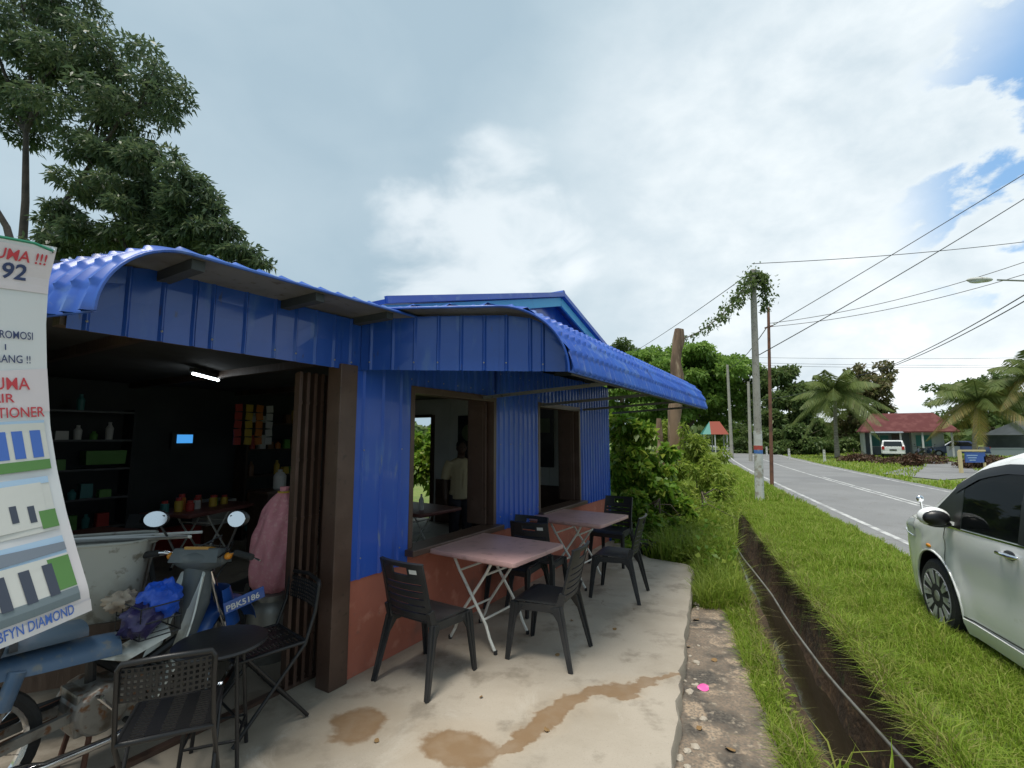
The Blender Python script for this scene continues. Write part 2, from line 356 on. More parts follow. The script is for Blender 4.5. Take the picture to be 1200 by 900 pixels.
mat('red_paint', (.42, .06, .045), .6, var=[(12, .55, .7, (.3, .15, .12), 5)]); mat('blue_band', (.06, .16, .42), .6, var=[(12, .55, .7, (.25, .28, .33), 5)])
mat('rust_pole', (.16, .07, .042), .75, var=[(4, .45, .65, (.10, .045, .03), 6)])
mat('wire', (.018, .018, .018), .6)
mat('bark', (.10, .075, .052), .9, var=[(4, .42, .66, (.06, .045, .032), 7)], bump=(14, .9, 7), stretch=(1, 1, .3))
mat('mango_bark', (.055, .045, .038), .9, var=[(4, .42, .66, (.035, .03, .026), 7)], bump=(14, .9, 7))
mat('dead_bark', (.23, .15, .095), .9, var=[(3, .42, .62, (.11, .07, .045), 8), (9, .55, .7, (.32, .24, .16), 6)], bump=(10, 1.0, 8), stretch=(1, 1, .22))
mat('palm_bark', (.22, .20, .165), .9, var=[(6, .45, .65, (.14, .12, .10), 5)], bump=(12, .5, 5), stretch=(.4, .4, 3))
leafmat('mango_leaf', [(.060, .098, .050), (.085, .13, .066), (.07, .115, .058), (.13, .165, .075), (.095, .14, .068)], .45, .36)
leafmat('rain_leaf', [(.14, .25, .045), (.19, .31, .06), (.16, .275, .052), (.24, .35, .075)], .48)
leafmat('dark_leaf', [(.075, .125, .038), (.115, .17, .05), (.095, .145, .044), (.155, .195, .065)], .45)
leafmat('brown_leaf', [(.10, .135, .045), (.18, .145, .07), (.12, .145, .05), (.21, .16, .08)], .42)
leafmat('bush_leaf', [(.095, .20, .02), (.155, .285, .03), (.125, .24, .025), (.23, .33, .04), (.30, .35, .055)], .45, .38)
leafmat('weed_leaf', [(.17, .26, .034), (.25, .33, .045), (.21, .295, .04), (.32, .36, .07)], .45)
leafmat('grass_blade', [(.17, .275, .022), (.235, .345, .032), (.20, .31, .027), (.30, .37, .055), (.36, .35, .11)], .42, .6)
leafmat('dry_blade', [(.20, .19, .06), (.30, .25, .11), (.14, .17, .035), (.22, .16, .08)], .3)
leafmat('palm_leaf', [(.11, .155, .045), (.16, .205, .06), (.13, .175, .05), (.20, .22, .07)], .4)
leafmat('palm_yellow', [(.17, .16, .04), (.26, .21, .05), (.13, .15, .04), (.30, .20, .06)], .3)
leafmat('dry_brush', [(.09, .045, .03), (.14, .075, .045), (.07, .04, .03), (.11, .09, .04)], .1)
mat('house_red', (.115, .042, .042), .95, spec=.1, var=[(1.5, .42, .68, (.15, .06, .058), 5)]); mat('house_wall', (.55, .56, .56), .8, var=[(1.2, .45, .7, (.46, .47, .48), 4)]); mat('house_teal', (.05, .22, .22), .6); mat('house_grey', (.22, .25, .28), .7)
mat('roof_red2', (.27, .08, .06), .8, spec=.1); mat('roof_teal', (.05, .22, .19), .6)
mat('car_white', (.66, .67, .67), .25, coat=.5); mat('car_blue', (.035, .055, .13), .3, coat=.5); mat('sign_blue', (.05, .11, .40), .5, var=[(5, .5, .7, (.09, .15, .36), 3)]); mat('sign_cream', (.62, .50, .28), .6)
mat('skin', (.075, .040, .026), .55); mat('shirt', (.52, .44, .27), .85, bump=(14, .4, 5)); mat('trousers', (.035, .035, .045), .9); mat('hair', (.01, .009, .008), .7)
mat('poster_dark', (.022, .025, .030), .35, var=[(2.5, .5, .7, (.05, .06, .06), 3)]); mat('poster_green', (.13, .17, .09), .4)
mat('screen', (.02, .08, .2), .3, emit=(.08, .42, 1.0, .5)); mat('tube_light', (.9, .95, 1.), .3, emit=(.86, .95, 1.0, 9.0))
for nme, c in (('p_red', (.45, .05, .04)), ('p_yellow', (.55, .38, .05)), ('p_orange', (.55, .18, .03)), ('p_green', (.10, .28, .05)), ('p_white', (.6, .6, .58)), ('p_brown', (.16, .08, .04)), ('p_teal', (.05, .22, .22)), ('p_petal', (.75, .10, .35))): mat(nme, c, .45)
mat('litter_leaf', (.22, .13, .05), .8)
mat('clear_pane', (.02, .022, .024), .05, spec=.6)
# patio concrete with tide-marked mud stains at their real places
def patio_material():
    m = mat('patio_concrete', (.40, .36, .30), .62, bump=(9, .30, 9)); t = m.node_tree; ns = t.nodes; lk = t.links; b = ns['Principled BSDF']
    tcn = ns.new('ShaderNodeTexCoord')
    def noise(s, d, rgh=.55, dist=0.):
        n = ns.new('ShaderNodeTexNoise'); lk.new(tcn.outputs['Object'], n.inputs['Vector']); n.inputs['Scale'].default_value = s; n.inputs['Detail'].default_value = d; n.inputs['Roughness'].default_value = rgh; n.inputs['Distortion'].default_value = dist; return n
    def mr(v, a, bb, c=0., d=1.):
        n = ns.new('ShaderNodeMapRange'); n.interpolation_type = 'SMOOTHSTEP'; lk.new(v, n.inputs[0]); n.inputs[1].default_value = a; n.inputs[2].default_value = bb; n.inputs[3].default_value = c; n.inputs[4].default_value = d; return n.outputs[0]
    def mx(f, a, c):
        n = ns.new('ShaderNodeMix'); n.data_type = 'RGBA'; lk.new(f, n.inputs[0])
        if isinstance(a, tuple): n.inputs[6].default_value = a + (1,)
        else: lk.new(a, n.inputs[6])
        n.inputs[7].default_value = c + (1,); return n.outputs[2]
    def mth(op, a, c):
        n = ns.new('ShaderNodeMath'); n.operation = op
        for i, v in enumerate((a, c)):
            if isinstance(v, (int, float)): n.inputs[i].default_value = v
            else: lk.new(v, n.inputs[i])
        return n.outputs[0]
    c = mx(mr(noise(.9, 6).outputs[0], .42, .66), (.395, .345, .28), (.315, .27, .21))
    c = mx(mr(noise(2.6, 9, .65).outputs[0], .50, .66), c, (.235, .20, .155))
    c = mx(mr(noise(1.4, 9, .7, .8).outputs[0], .55, .68), c, (.45, .405, .34))
    c = mx(mr(noise(26, 6, .7).outputs[0], .60, .74), c, (.30, .25, .19))
    vo = ns.new('ShaderNodeTexVoronoi'); vo.feature = 'DISTANCE_TO_EDGE'; vo.inputs['Scale'].default_value = .75
    wn1 = noise(2.2, 5, .6); wsub = ns.new('ShaderNodeVectorMath'); wsub.operation = 'SCALE'; lk.new(wn1.outputs['Color'], wsub.inputs[0]); wsub.inputs['Scale'].default_value = .35
    wad = ns.new('ShaderNodeVectorMath'); lk.new(wsub.outputs[0], wad.inputs[0]); lk.new(tcn.outputs['Object'], wad.inputs[1]); lk.new(wad.outputs[0], vo.inputs['Vector'])
    c = mx(mth('MULTIPLY', mr(vo.outputs['Distance'], .0055, .0015), mr(noise(1.1, 3).outputs[0], .60, .66)), c, (.20, .165, .125))
    c = mx(mr(noise(120, 3, .7).outputs[0], .55, .75), c, (.27, .235, .185)); c = mx(mr(noise(.55, 8, .65, .5).outputs[0], .54, .70, 0, .6), c, (.27, .24, .195)); c = mx(mr(noise(46, 5, .7).outputs[0], .66, .74), c, (.55, .51, .44))
    # distort the coordinate, then distance to each stain
    dn = noise(3.2, 6, .6); sub = ns.new('ShaderNodeVectorMath'); sub.operation = 'SUBTRACT'; lk.new(dn.outputs['Color'], sub.inputs[0]); sub.inputs[1].default_value = (.5, .5, .5)
    scl = ns.new('ShaderNodeVectorMath'); scl.operation = 'SCALE'; lk.new(sub.outputs[0], scl.inputs[0]); scl.inputs['Scale'].default_value = .34
    ad = ns.new('ShaderNodeVectorMath'); lk.new(scl.outputs[0], ad.inputs[0]); lk.new(tcn.outputs['Object'], ad.inputs[1])
    best = None
    for (x, y, rx, ry, rot) in [(-.31, 2.80, .20, .15, 0), (-.92, 3.02, .16, .17, 0), (.0, 2.83, .16, .05, .5), (.13, 2.95, .14, .07, .9), (.24, 3.09, .14, .075, .9), (.37, 3.23, .12, .085, .9), (.55, 3.36, .14, .06, .3), (.72, 3.40, .12, .075, .2), (.90, 3.47, .13, .035, .3), (1.08, 3.54, .12, .02, .3), (.73, 3.30, .07, .035, .1)]:
        mp = ns.new('ShaderNodeMapping'); mp.vector_type = 'TEXTURE'; lk.new(ad.outputs[0], mp.inputs[0]); mp.inputs['Location'].default_value = (x, y, 0); mp.inputs['Rotation'].default_value = (0, 0, rot); mp.inputs['Scale'].default_value = (rx, ry, 50)
        ln = ns.new('ShaderNodeVectorMath'); ln.operation = 'LENGTH'; lk.new(mp.outputs[0], ln.inputs[0])
        best = ln.outputs['Value'] if best is None else mth('MINIMUM', best, ln.outputs['Value'])
    best = mth('ADD', best, mth('MULTIPLY', mth('SUBTRACT', noise(11, 7, .65).outputs[0], .5), .55)); stain = mr(best, 1.20, .86); rim = mth('MULTIPLY', stain, mr(best, .74, 1.0)); halo = mr(best, 2.3, 1.0, 0, .42)
    c = mx(halo, c, (.37, .30, .22))
    c = mx(mth('MULTIPLY', stain, mr(noise(7, 7).outputs[0], .25, .62, .72, 1.)), c, (.235, .155, .088))
    c = mx(mth('MULTIPLY', rim, .45), c, (.19, .118, .062))
    lk.new(c, b.inputs['Base Color'])
    rg = mr(stain, 0, 1, .66, .42); lk.new(rg, b.inputs['Roughness'])
patio_material()
# ------------------------------------------------------------------ ground, ditch, road
def XD(Y): return 1.03 + .35 * Y                                        # ditch centre line
def XL(Y): return 3.95 + .333 * Y + .00115 * max(0., Y - 12.) ** 2 - .0009 * max(0., Y - 62.) ** 2 * (1 if Y < 140 else 0)
GZ = -.15
def nz(x, y, s, a): return mnoise.noise((x * s, y * s, 3.3)) * a
def XR(Y):                                                              # road polyline, straightened far away
    return XL(min(Y, 75.)) + .30 * max(0., Y - 75.)
ys = [-40, -20, -10, -6, -3, -1] + list(np.arange(0, 14, .16)) + list(np.arange(14, 40, 1.)) + [42, 46, 50, 55, 60, 70, 80, 100, 130, 170, 230, 320, 450, 650, 1000]
offs = [-1200, -700, -400, -200, -100, -50, -25, -12, -7, -5, -4, -3, -2.4, -2, -1.6, -1.3, -1., -.8, -.65, -.55, -.47, -.41, -.365, -.33, -.29, -.22, -.14, -.07, -.02, .02, .08, .16, .24, .28, .31, .34, .37, .41, .47, .55, .7, .9, 1.2, 1.6, 2.1, 2.7, 3.5, 4.5, 6, 8, 10, 13, 17, 22, 28, 40, 60, 100, 200, 400, 700, 1200]
prof_x = [-.47, -.41, -.375, -.33, -.25, -.16, -.05, .0, .06, .27, .33, .38, .43, .47]
prof_z = [0, -.02, -.12, -.24, -.30, -.34, -.40, -.62, -.70, -.72, -.60, -.30, -.04, 0]
gv = []; gm = MB()
for Y in ys:
    for o in offs:
        x = XD(Y) + o + (nz(Y, 0, .9, .07) + nz(Y, 9 + (3 if o > 0 else 0), 3, .05) + nz(Y, 20 + (3 if o > 0 else 0), 8, .03) if abs(o) < .5 else 0); z = GZ
        if abs(o) < 9: z += nz(x, Y, .7, .03) * min(1, abs(o)) + nz(x, Y, 2.5, .012)
        if -.48 < o < .48:
            k = 1 - max(0, min(1, (Y - 13) / 3)); z += -.08 * k if abs(o) < .25 else 0; z += lerp(prof_x, prof_z, o) * k + nz(x * 3, Y * 2, 2.2, .05) * k
        if o > .4 and Y > -5:                                           # the verge swells a little towards the road, then falls to it
            wv = XR(Y) - .5 - XD(Y); f = (o - .4) / max(.3, wv - .4)
            if 0 < f < 1: z += .07 * math.sin(math.pi * f)
        rx = x - XR(Y)
        if -.6 < rx < 6.2: z = min(z, GZ - .03)
        gv.append((x, Y, z))
nw = len(offs)
gf = [(i * nw + j, i * nw + j + 1, (i + 1) * nw + j + 1, (i + 1) * nw + j) for i in range(len(ys) - 1) for j in range(nw - 1)]
gm.v = gv; gm.f = gf; gm.mi = [0] * len(gf)
for k, f in enumerate(gf):
    j = k % (nw - 1); yy = ys[k // (nw - 1)]
    if -.48 <= offs[j] and offs[j + 1] <= .48 and yy < 14: gm.mi[k] = 1
ground = gm.build('ground', ['ground_grass', 'soil'], smooth=60); tag(ground, kind='structure')
# shallow water on the ditch bed
wm = MB(); wy = list(np.arange(-2, 13, .4))
wm.add([(XD(y) + o, y, GZ - .655) for y in wy for o in (-.02, .30)], [(2 * i, 2 * i + 1, 2 * i + 3, 2 * i + 2) for i in range(len(wy) - 1)])
tag(wm.build('ditch_water', 'water'), kind='structure')
# road sheet and lines
ry = list(np.arange(-30, 40, 1.)) + list(np.arange(40, 160, 2.)) + [180, 220, 300, 500]
def road_strip(o0, o1, z, y0=-99, y1=9e9, n=1, jit=0):
    m = MB(); yy = [y for y in ry if y0 <= y <= y1]; k = n + 1
    m.add([(XR(y) + o0 + (o1 - o0) * i / n + (nz(y, i, .7, jit) + nz(y, i + 5, 2.3, jit * .6) if jit and i in (0, n) else 0), y, z) for y in yy for i in range(k)], [(k * a + i, k * a + i + 1, k * a + k + i + 1, k * a + k + i) for a in range(len(yy) - 1) for i in range(n)])
    return m
ryf = ry
ry = list(np.arange(-30, 30, .25)) + list(np.arange(30, 160, 2.)) + [180, 220, 300, 500]
tag(road_strip(-.42, 5.5, GZ + .03, n=6, jit=.10).build('road', 'asphalt'), kind='structure')
ry = ryf
tag(road_strip(-.06, .06, GZ + .034).build('road_edge_line', 'road_paint'), kind='structure')
tag(road_strip(5.02, 5.12, GZ + .034).build('road_edge_line', 'road_paint'), kind='structure')
tag(road_strip(2.42, 2.52, GZ + .034).build('road_centre_line', 'road_paint'), kind='structure')
tag(road_strip(2.64, 2.74, GZ + .034, -30, 22).build('road_centre_line', 'road_paint'), kind='structure')
# side lane to the house across the road
ln_ = MB(); ln_.add([(18.2, 20.5, GZ + .024), (22.0, 22.5, GZ + .024), (34, 34, GZ + .024), (31, 36, GZ + .024), (21.5, 27, GZ + .024), (18.3, 24, GZ + .024)], [(0, 1, 2, 3, 4, 5)])
tag(ln_.build('side_lane', 'asphalt'), kind='structure')
# ------------------------------------------------------------------ patio slab with a chipped edge
pts = []
for i in range(95):
    y = -3 + (6.35 + 3) * i / 94; x = .81 + .405 * (y - 2.64); a = nz(x, y, 6, .035) + nz(x, y, 17, .018); pts.append((x + a, y))
for i in range(14):
    a = i / 13; x = 2.32 + .03 * min(1, a * 5) - .48 * max(0, a - .12) + nz(a, 3, 7, .03); y = 6.35 + .22 * min(1, a * 4) + .38 * max(0, a - .15) + nz(a, 8, 5, .03); pts.append((x, y))
pts += [(1.75, 7.6), (1.75, 8.3), (-3.6, 11.2), (-6.6, 5.6), (-5, -3)]
pm = MB(); n = len(pts)
pm.add([(x, y, 0) for x, y in pts] + [(x + (.015 if i < 95 else 0) + nz(x, y, 9, .02), y, -.03 - abs(nz(x, y, 11, .02))) for i, (x, y) in enumerate(pts)] + [(x + .01 + nz(x, y, 5, .03), y, -.3) for x, y in pts],
       [tuple(range(n))] + [(i, n + i, n + (i + 1) % n, (i + 1) % n) for i in range(n)] + [(n + i, 2 * n + i, 2 * n + (i + 1) % n, n + (i + 1) % n) for i in range(n)])
patio = pm.build('patio', 'patio_concrete', smooth=30); tag(patio, kind='structure')
# expansion joint cracks: thin dark slits sunk in the slab are left to the relief; loose chips along the edge
om = MB(); op = []
for i in range(60):
    y = -3 + 8.25 * i / 59; op.append((1.56 + .30 * (y - 2.99) + nz(y, 2, 4, .02), y))
op += [(1.93, 5.27)] + [(.70 + .405 * (y - 2.64), y) for y in (5.0, 3.5, 2, 0, -3)]
om.add([(x, y, -.105 + nz(x, y, 3, .006)) for x, y in op] + [(x, y, -.35) for x, y in op], [tuple(range(len(op)))] + [(i, len(op) + i, len(op) + (i + 1) % len(op), (i + 1) % len(op)) for i in range(len(op))])
tag(om.build('old_path_slab', 'old_concrete'), kind='structure')
# ------------------------------------------------------------------ the cafe: local x runs along the facade (away), y into the building
C0 = Vector((-1.14, 3.52, 0)); TH = math.atan2(.854, .52)
cafe = empty('cafe_building', C0, TH, 'open-fronted cafe clad in blue corrugated metal with curved awnings and orange low wall', 'building')
BZ = Matrix.Translation(C0) @ Matrix.Rotation(TH, 4, 'Z')
def bw(x, y, z=0): return BZ @ Vector((x, y, z))
def rib_profile(x0, x1, pitch, wd, dp, slope=.012):
    """trapezoid ribs standing dp proud; returns list of (x, h)"""
    p = [(x0, 0)]; x = x0 + pitch * .35
    while x + wd < x1 - .01:
        p += [(x, 0), (x + slope, dp), (x + wd - slope, dp), (x + wd, 0)]; x += pitch
    return p + [(x1, 0)]
def ribbed(name, x0, x1, z0, z1, pitch, wd, dp, mt, parent, y=0., fn=None, zf=None, jag=0):
    """vertical ribbed sheet; zf(x)->(z0,z1) lets the ends slope"""
    pr = rib_profile(x0, x1, pitch, wd, dp); m = MB(); k = len(pr)
    fn = fn or (lambda a, h, z: (a, y - h, z)); nz_ = 4
    vv = []
    for a, h in pr:
        b0, b1 = zf(a) if zf else (z0, z1)
        b0 += jag * (random.random() - .5)
        for q in range(nz_ + 1): vv.append(fn(a, h + .002 * math.sin(a * 9 + q * 2.1), b0 + (b1 - b0) * q / nz_))
    m.add(vv, [(i * (nz_ + 1) + q, (i + 1) * (nz_ + 1) + q, (i + 1) * (nz_ + 1) + q + 1, i * (nz_ + 1) + q + 1) for i in range(k - 1) for q in range(nz_)])
    o = m.build(name, mt, parent); sc_ = MB()                  # roofing screws down every second rib
    ribs = [pr[i][0] + wd / 2 - .012 for i in range(2, len(pr) - 2, 4)]
    for a in ribs[::2]:
        b0, b1 = zf(a) if zf else (z0, z1)
        for f_ in ((.08, .5, .92) if b1 - b0 > 1 else (.14,)): sc_.ball(fn(a, dp + .001, b0 + (b1 - b0) * f_), .0065, 6, 4)
    if sc_.v: sc_.build('screws', 'aluminium', o)
    return o
# low orange wall, its plinth lip, and the sills
LW = MB(); LW.box((2.62, .07, .36), (5.26, .12, .72)); low = LW.build('low_wall', 'orange_wall', cafe)
ribbed('corrugated_panel', -.03, .556, .665, 2.50, .195, .035, .016, 'blue_wall', cafe, y=-.006)
ribbed('corrugated_panel', 1.86, 2.80, .70, 2.50, .105, .05, .014, 'blue_wall', cafe, y=-.006, jag=.004)
ribbed('corrugated_panel', 4.10, 5.27, .70, 2.50, .105, .05, .014, 'blue_wall', cafe, y=-.006)
ribbed('corrugated_panel', .50, 1.90, 2.11, 2.50, .105, .05, .014, 'blue_wall', cafe, y=.012)
ribbed('corrugated_panel', 2.76, 4.14, 2.11, 2.50, .105, .05, .014, 'blue_wall', cafe, y=.012)
for a, b in ((-.02, .55), (1.86, 2.79), (4.11, 5.25)):
    s = MB(); s.box(((a + b) / 2, .075, 1.62), (b - a, .10, 1.80)); s.build('stud_wall', 'dark_wood', cafe)
# end corner cover strip
e = MB(); e.box((5.262, .06, 1.25), (.03, .16, 2.5)); e.build('corner_strip', 'blue_wall', cafe)
for (a, b) in ((.556, 1.86), (2.80, 4.10)):
    wdw = MB()
    wdw.box((a + .025, .06, 1.44), (.05, .14, 1.33)); wdw.box((b - .025, .06, 1.44), (.05, .14, 1.33)); wdw.box(((a + b) / 2, .06, 2.08), (b - a, .139, .06))
    fr = wdw.build('window', 'brown_paint', cafe, bevel=.004)
    s = MB(); s.box(((a + b) / 2, .015, .752), (b - a + .06, .22, .05)); s.build('sill', 'brown_paint', fr, bevel=.006)
    # folded timber shutter leaves standing open against the far jamb
    for q in range(2):
        sh = MB(); sh.box((b - .055 - .034 * q, .21 - .04 * q, 1.43), (.026, .22, 1.30)); sh.box((b - .071 - .034 * q, .21 - .04 * q, 1.43), (.006, .15, 1.16)); sh.build('shutter', 'brown_paint', fr, bevel=.003)
# corner post and folded steel gate
p = MB(); p.box((-.105, .04, 1.1), (.15, .14, 2.2)); p.build('corner_post', 'brown_paint', cafe, bevel=.006)
gate = empty('folding_gate', (0, 0, 0)); gate.parent = cafe
for i in range(9):
    x = -.075 - .030 * i; yy = .26 + (.045 if i % 2 else -.02)
    g = MB(); g.box((x, yy, 1.08), (.010, .055, 2.12)); g.box((x - .008, yy - .026, 1.08), (.022, .004, 2.12))
    for zz in (.32, .72, 1.12, 1.52, 1.92): g.box((x - .008, yy - .030, zz), (.026, .008, .02))
    g.build('gate_slat', 'brown_paint', gate)
g = MB(); g.box((-.85, .26, .012), (1.55, .05, .022)); g.build('gate_track', 'brown_paint', gate)
# fascia over the opening (four lapped sheets)
fx = [-1.66, -1.13, -.60, -.17, .0]
for i in range(len(fx) - 1):
    ribbed('fascia_sheet', fx[i], fx[i + 1] + (.03 if i < 3 else 0), 2.165, 2.56, .185 if i % 2 else .15, .028, .014, 'blue_paint', cafe, y=-.008 - .003 * (i % 2), zf=lambda a: (2.165, 2.54 if a > -1.42 else max(2.19, 2.17 + math.sqrt(max(0, .345 ** 2 - (a + 1.42) ** 2)))))
bm_ = MB(); bm_.box((-.85, .05, 2.24), (1.66, .09, .12)); bm_.build('lintel', 'dark_wood', cafe)
pst = MB(); pst.box((-1.86, .05, 1.12), (.09, .09, 2.24)); pst.build('corner_post', 'brown_paint', cafe)
# side awning end fascia, skewed across the near end of the awning
SK = (.0, -.02), (.62, -1.46)
def skew(a, h, z):
    L = math.hypot(.62, 1.44); ux, uy = .62 / L, -1.44 / L
    return (SK[0][0] + ux * a + uy * h, SK[0][1] + uy * a - ux * h, z)
LF = math.hypot(.62, 1.44)
def top_of(a):                       # underside of the awning above distance a along the end
    yv = 1.44 / LF * a + .02
    if yv < 1.03: return 2.60 - .02 * yv
    return 2.125 + math.sqrt(max(0, .45 ** 2 - (yv - 1.03) ** 2))
fe = [0, .52, 1.02, 1.28, LF - .01]
for i in range(4):
    ribbed('fascia_sheet', fe[i], fe[i + 1] + (.02 if i < 3 else 0), 0, 0, .17, .03, .014, 'blue_paint', cafe, fn=lambda a, h, z, q=i: skew(a, h + .003 * (q % 2), z), zf=lambda a: (2.175 - .045 * a / LF, max(2.15, top_of(a) - .03)))
# ---- tile-profile roof sheets -------------------------------------------------
def arc_path(flat, rad, zc, step=.02):
    """path length -> (out, z): flat run, then a quarter circle down"""
    L = flat + rad * math.pi / 2
    def f(l):
        if l < flat: return l, zc + rad + .02 * (flat - l)
        a = (l - flat) / rad; return flat + rad * math.sin(a), zc + rad * math.cos(a)
    def nrm(l):
        if l < flat: return 0., 1.
        a = (l - flat) / rad; return math.sin(a), math.cos(a)
    return L, f, nrm
def tile_sheet(place, s0f, s1, flat, rad, zc, name_top, parent, rib=.105, tile=.125, amp=.021, ds=.0131, dl=.0156):
    L, f, nr = arc_path(flat, rad, zc); nl = int(L / dl); ns_ = int((s1 - min(s0f(0), s0f(flat + rad))) / ds)
    top, und = MB(), MB()
    def pt(u, v, off, relief):
        l = v * L; o, z = f(l); n0, n1 = nr(l); s0 = s0f(o); s = s0 + (s1 - s0) * u
        h = off
        if relief:
            rp = (s / rib) % 1; rr = max(0, math.cos((rp - .5) * 2 * math.pi)) ** 1.6
            h += amp * rr + amp * .8 * (((l / tile) % 1)) ** 1.5 * (.5 + .5 * rr)
        return place(s, o + n0 * h, z + n1 * h)
    top.grid(lambda u, v: pt(u, v, 0, True), ns_, nl)
    und.grid(lambda u, v: pt(u, v, -.004, False), max(8, ns_ // 14), nl // 2)
    a = top.build(name_top, 'roof_blue', parent, smooth=42)
    b = und.build('sheet_underside', 'zinc', a, smooth=60)
    ed = MB()                                            # folded rim along the near edge and the lip
    ed.tube([pt(0, j / 60, .002, False) for j in range(61)], .009, 6); ed.tube([pt(i / 60, 1, .0, False) for i in range(61)], .008, 6)
    ed.build('rim', 'roof_blue', a, smooth=60)
    return a
# front awning: out = towards -x, s along +y
tile_sheet(lambda s, o, z: (.36 - o - .25 * (s + .40) * min(1., o / 1.7), s, z), lambda o: -.40, 5.6, 1.70, .345, 2.185, 'front_awning', cafe)
# side awning: out = towards -y, s along +x
def s0side(o): return max(-.14, .62 / 1.44 * (o - .40)) - .16
tile_sheet(lambda s, o, z: (s, .38 - o, z), s0side, 5.62, 1.41, .46, 2.115, 'side_awning', cafe)
# rafters and purlins under the awnings
def beam(a, b, w_, h_, mt='inner_dark'):
    m = MB(); m.bar(a, b, w_, h_); return m.build('rafter', mt, cafe)
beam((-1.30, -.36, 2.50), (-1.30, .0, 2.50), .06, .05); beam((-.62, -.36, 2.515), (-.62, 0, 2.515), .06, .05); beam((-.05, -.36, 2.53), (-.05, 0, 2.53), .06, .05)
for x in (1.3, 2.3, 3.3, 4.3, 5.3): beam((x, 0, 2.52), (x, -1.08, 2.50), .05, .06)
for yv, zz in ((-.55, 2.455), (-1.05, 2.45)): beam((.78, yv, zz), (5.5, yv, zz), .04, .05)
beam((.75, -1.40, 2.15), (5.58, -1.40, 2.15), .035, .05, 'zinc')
for x in (1.6, 2.9, 4.2, 5.45): beam((x, -.02, 2.08), (x, -1.40, 2.15), .03, .03, 'zinc')
# main gable roof behind
RX, RZ = 3.25, 3.56
for sx, xe, ze in ((-1, .10, 2.70), (1, 6.4, 2.70)):
    m = MB(); m.bar((RX + .0, 1.45, RZ), (xe, 1.45, ze), 3.2, .035, up=(0, 0, 1)); m.build('roof_slope', 'roof_blue', cafe)
    d = (Vector((xe, 0, ze)) - Vector((RX, 0, RZ))).normalized()
    m = MB(); m.bar(Vector((RX, -.115, RZ - .085)) + d * .0, Vector((xe, -.115, ze - .085)), .025, .11, up=(0, 0, 1)); m.build('verge_board', 'cyan_board', cafe)
    m = MB(); m.bar(Vector((RX, -.16, RZ + .012)), Vector((xe, -.16, ze + .012)), .03, .055, up=(0, 0, 1)); m.build('verge_cap', 'roof_blue', cafe)
m = MB(); m.prism([(.3, 2.62), (6.2, 2.62), (RX, 3.5)], .02, .06, lambda x, y, h: (x, h, y)); m.build('gable_panel', 'blue_paint', cafe)
m = MB(); m.tube([(RX, -.17, RZ + .03), (RX, 3.04, RZ + .03)], .04, 8); m.build('ridge_cap', 'roof_blue', cafe)
# interior shell
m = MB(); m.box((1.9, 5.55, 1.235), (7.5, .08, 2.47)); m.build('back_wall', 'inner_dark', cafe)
m = MB(); m.box((5.20, 1.90, 1.3), (.06, 3.46, 2.6)); m.box((5.20, 3.68, 1.3), (.062, .10, 2.6)); m.box((5.20, 5.15, 1.3), (.06, .75, 2.6)); m.box((5.20, 4.25, 2.36), (.06, 1.1, .46)); m.build('end_wall', 'inner_white', cafe)
dj = MB(); dj.box((5.17, 3.70, 1.06), (.10, .07, 2.14)); dj.box((5.17, 4.74, 1.06), (.10, .07, 2.14)); dj.box((5.17, 4.22, 2.11), (.10, .97, .06)); dj.build('door_frame', 'brown_paint', cafe)
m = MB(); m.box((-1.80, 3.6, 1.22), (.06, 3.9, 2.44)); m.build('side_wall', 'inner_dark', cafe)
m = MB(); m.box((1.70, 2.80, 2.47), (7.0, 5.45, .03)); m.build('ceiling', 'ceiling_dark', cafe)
for x in (-.9, .6, 2.1, 3.6): m = MB(); m.box((x, 2.80, 2.415), (.06, 5.3, .08)); m.build('ceiling_joist', 'dark_wood', cafe)
m = MB(); m.box((2.2, 5.44, .9), (.05, .1, 1.8)); m.build('wall_batten', 'dark_wood', cafe)
m = MB(); m.box((5.155, 1.9, .42), (.02, 3.4, .84)); m.build('wainscot', 'brown_paint', cafe)
for q in range(9):
    m = MB(); m.box((5.142, .3 + .37 * q, 1.65), (.012, .02, 1.55)); m.build('wall_batten', 'inner_white', cafe)
# ---- things inside --------------------------------------------------------------
def thing_at(name, x, y, z, rz, label, cat, group=None): return empty(name, bw(x, y, z), TH + rz, label, cat, group)
t = thing_at('wall_poster', 5.125, 2.72, 1.62, 0, 'large dark poster with pale round emblem behind the man', 'poster')
m = MB(); m.box((0, 0, 0), (.02, .62, .95)); m.build('panel', 'poster_dark', t); m = MB(); m.lathe([(.16, -.004), (.16, .004)], 20, (-.014, .05, .14), 'x'); m.build('emblem', 'poster_green', t)
t = thing_at('wall_poster', 5.125, 1.15, 1.68, 0, 'narrow dark poster seen through the farther window', 'poster')
m = MB(); m.box((0, 0, 0), (.02, .42, 1.05)); m.build('panel', 'poster_dark', t); m = MB(); m.box((-.013, 0, .2), (.004, .3, .25)); m.build('print', 'poster_green', t)
t = thing_at('fluorescent_lamp', .40, 3.0, 2.36, R(40), 'lit white fluorescent tube on the dark cafe ceiling', 'lamp')
m = MB(); m.box((0, 0, .04), (.66, .05, .05)); m.box((0, 0, .08), (.04, .04, .06)); m.build('housing', 'ceiling_dark', t); m = MB(); m.tube([(-.30, 0, 0), (.30, 0, 0)], .014, 8); m.build('tube', 'tube_light', t)
t = thing_at('television', 1.30, 5.42, 1.60, 0, 'small television glowing blue on the dark back wall', 'television')
m = MB(); m.box((0, 0.02, .02), (.32, .05, .25)); m.box((0, .06, 0), (.1, .06, .1)); m.build('case', 'black_plastic', t); m = MB(); m.box((.02, -.012, .05), (.22, .01, .13)); m.build('screen', 'screen', t)
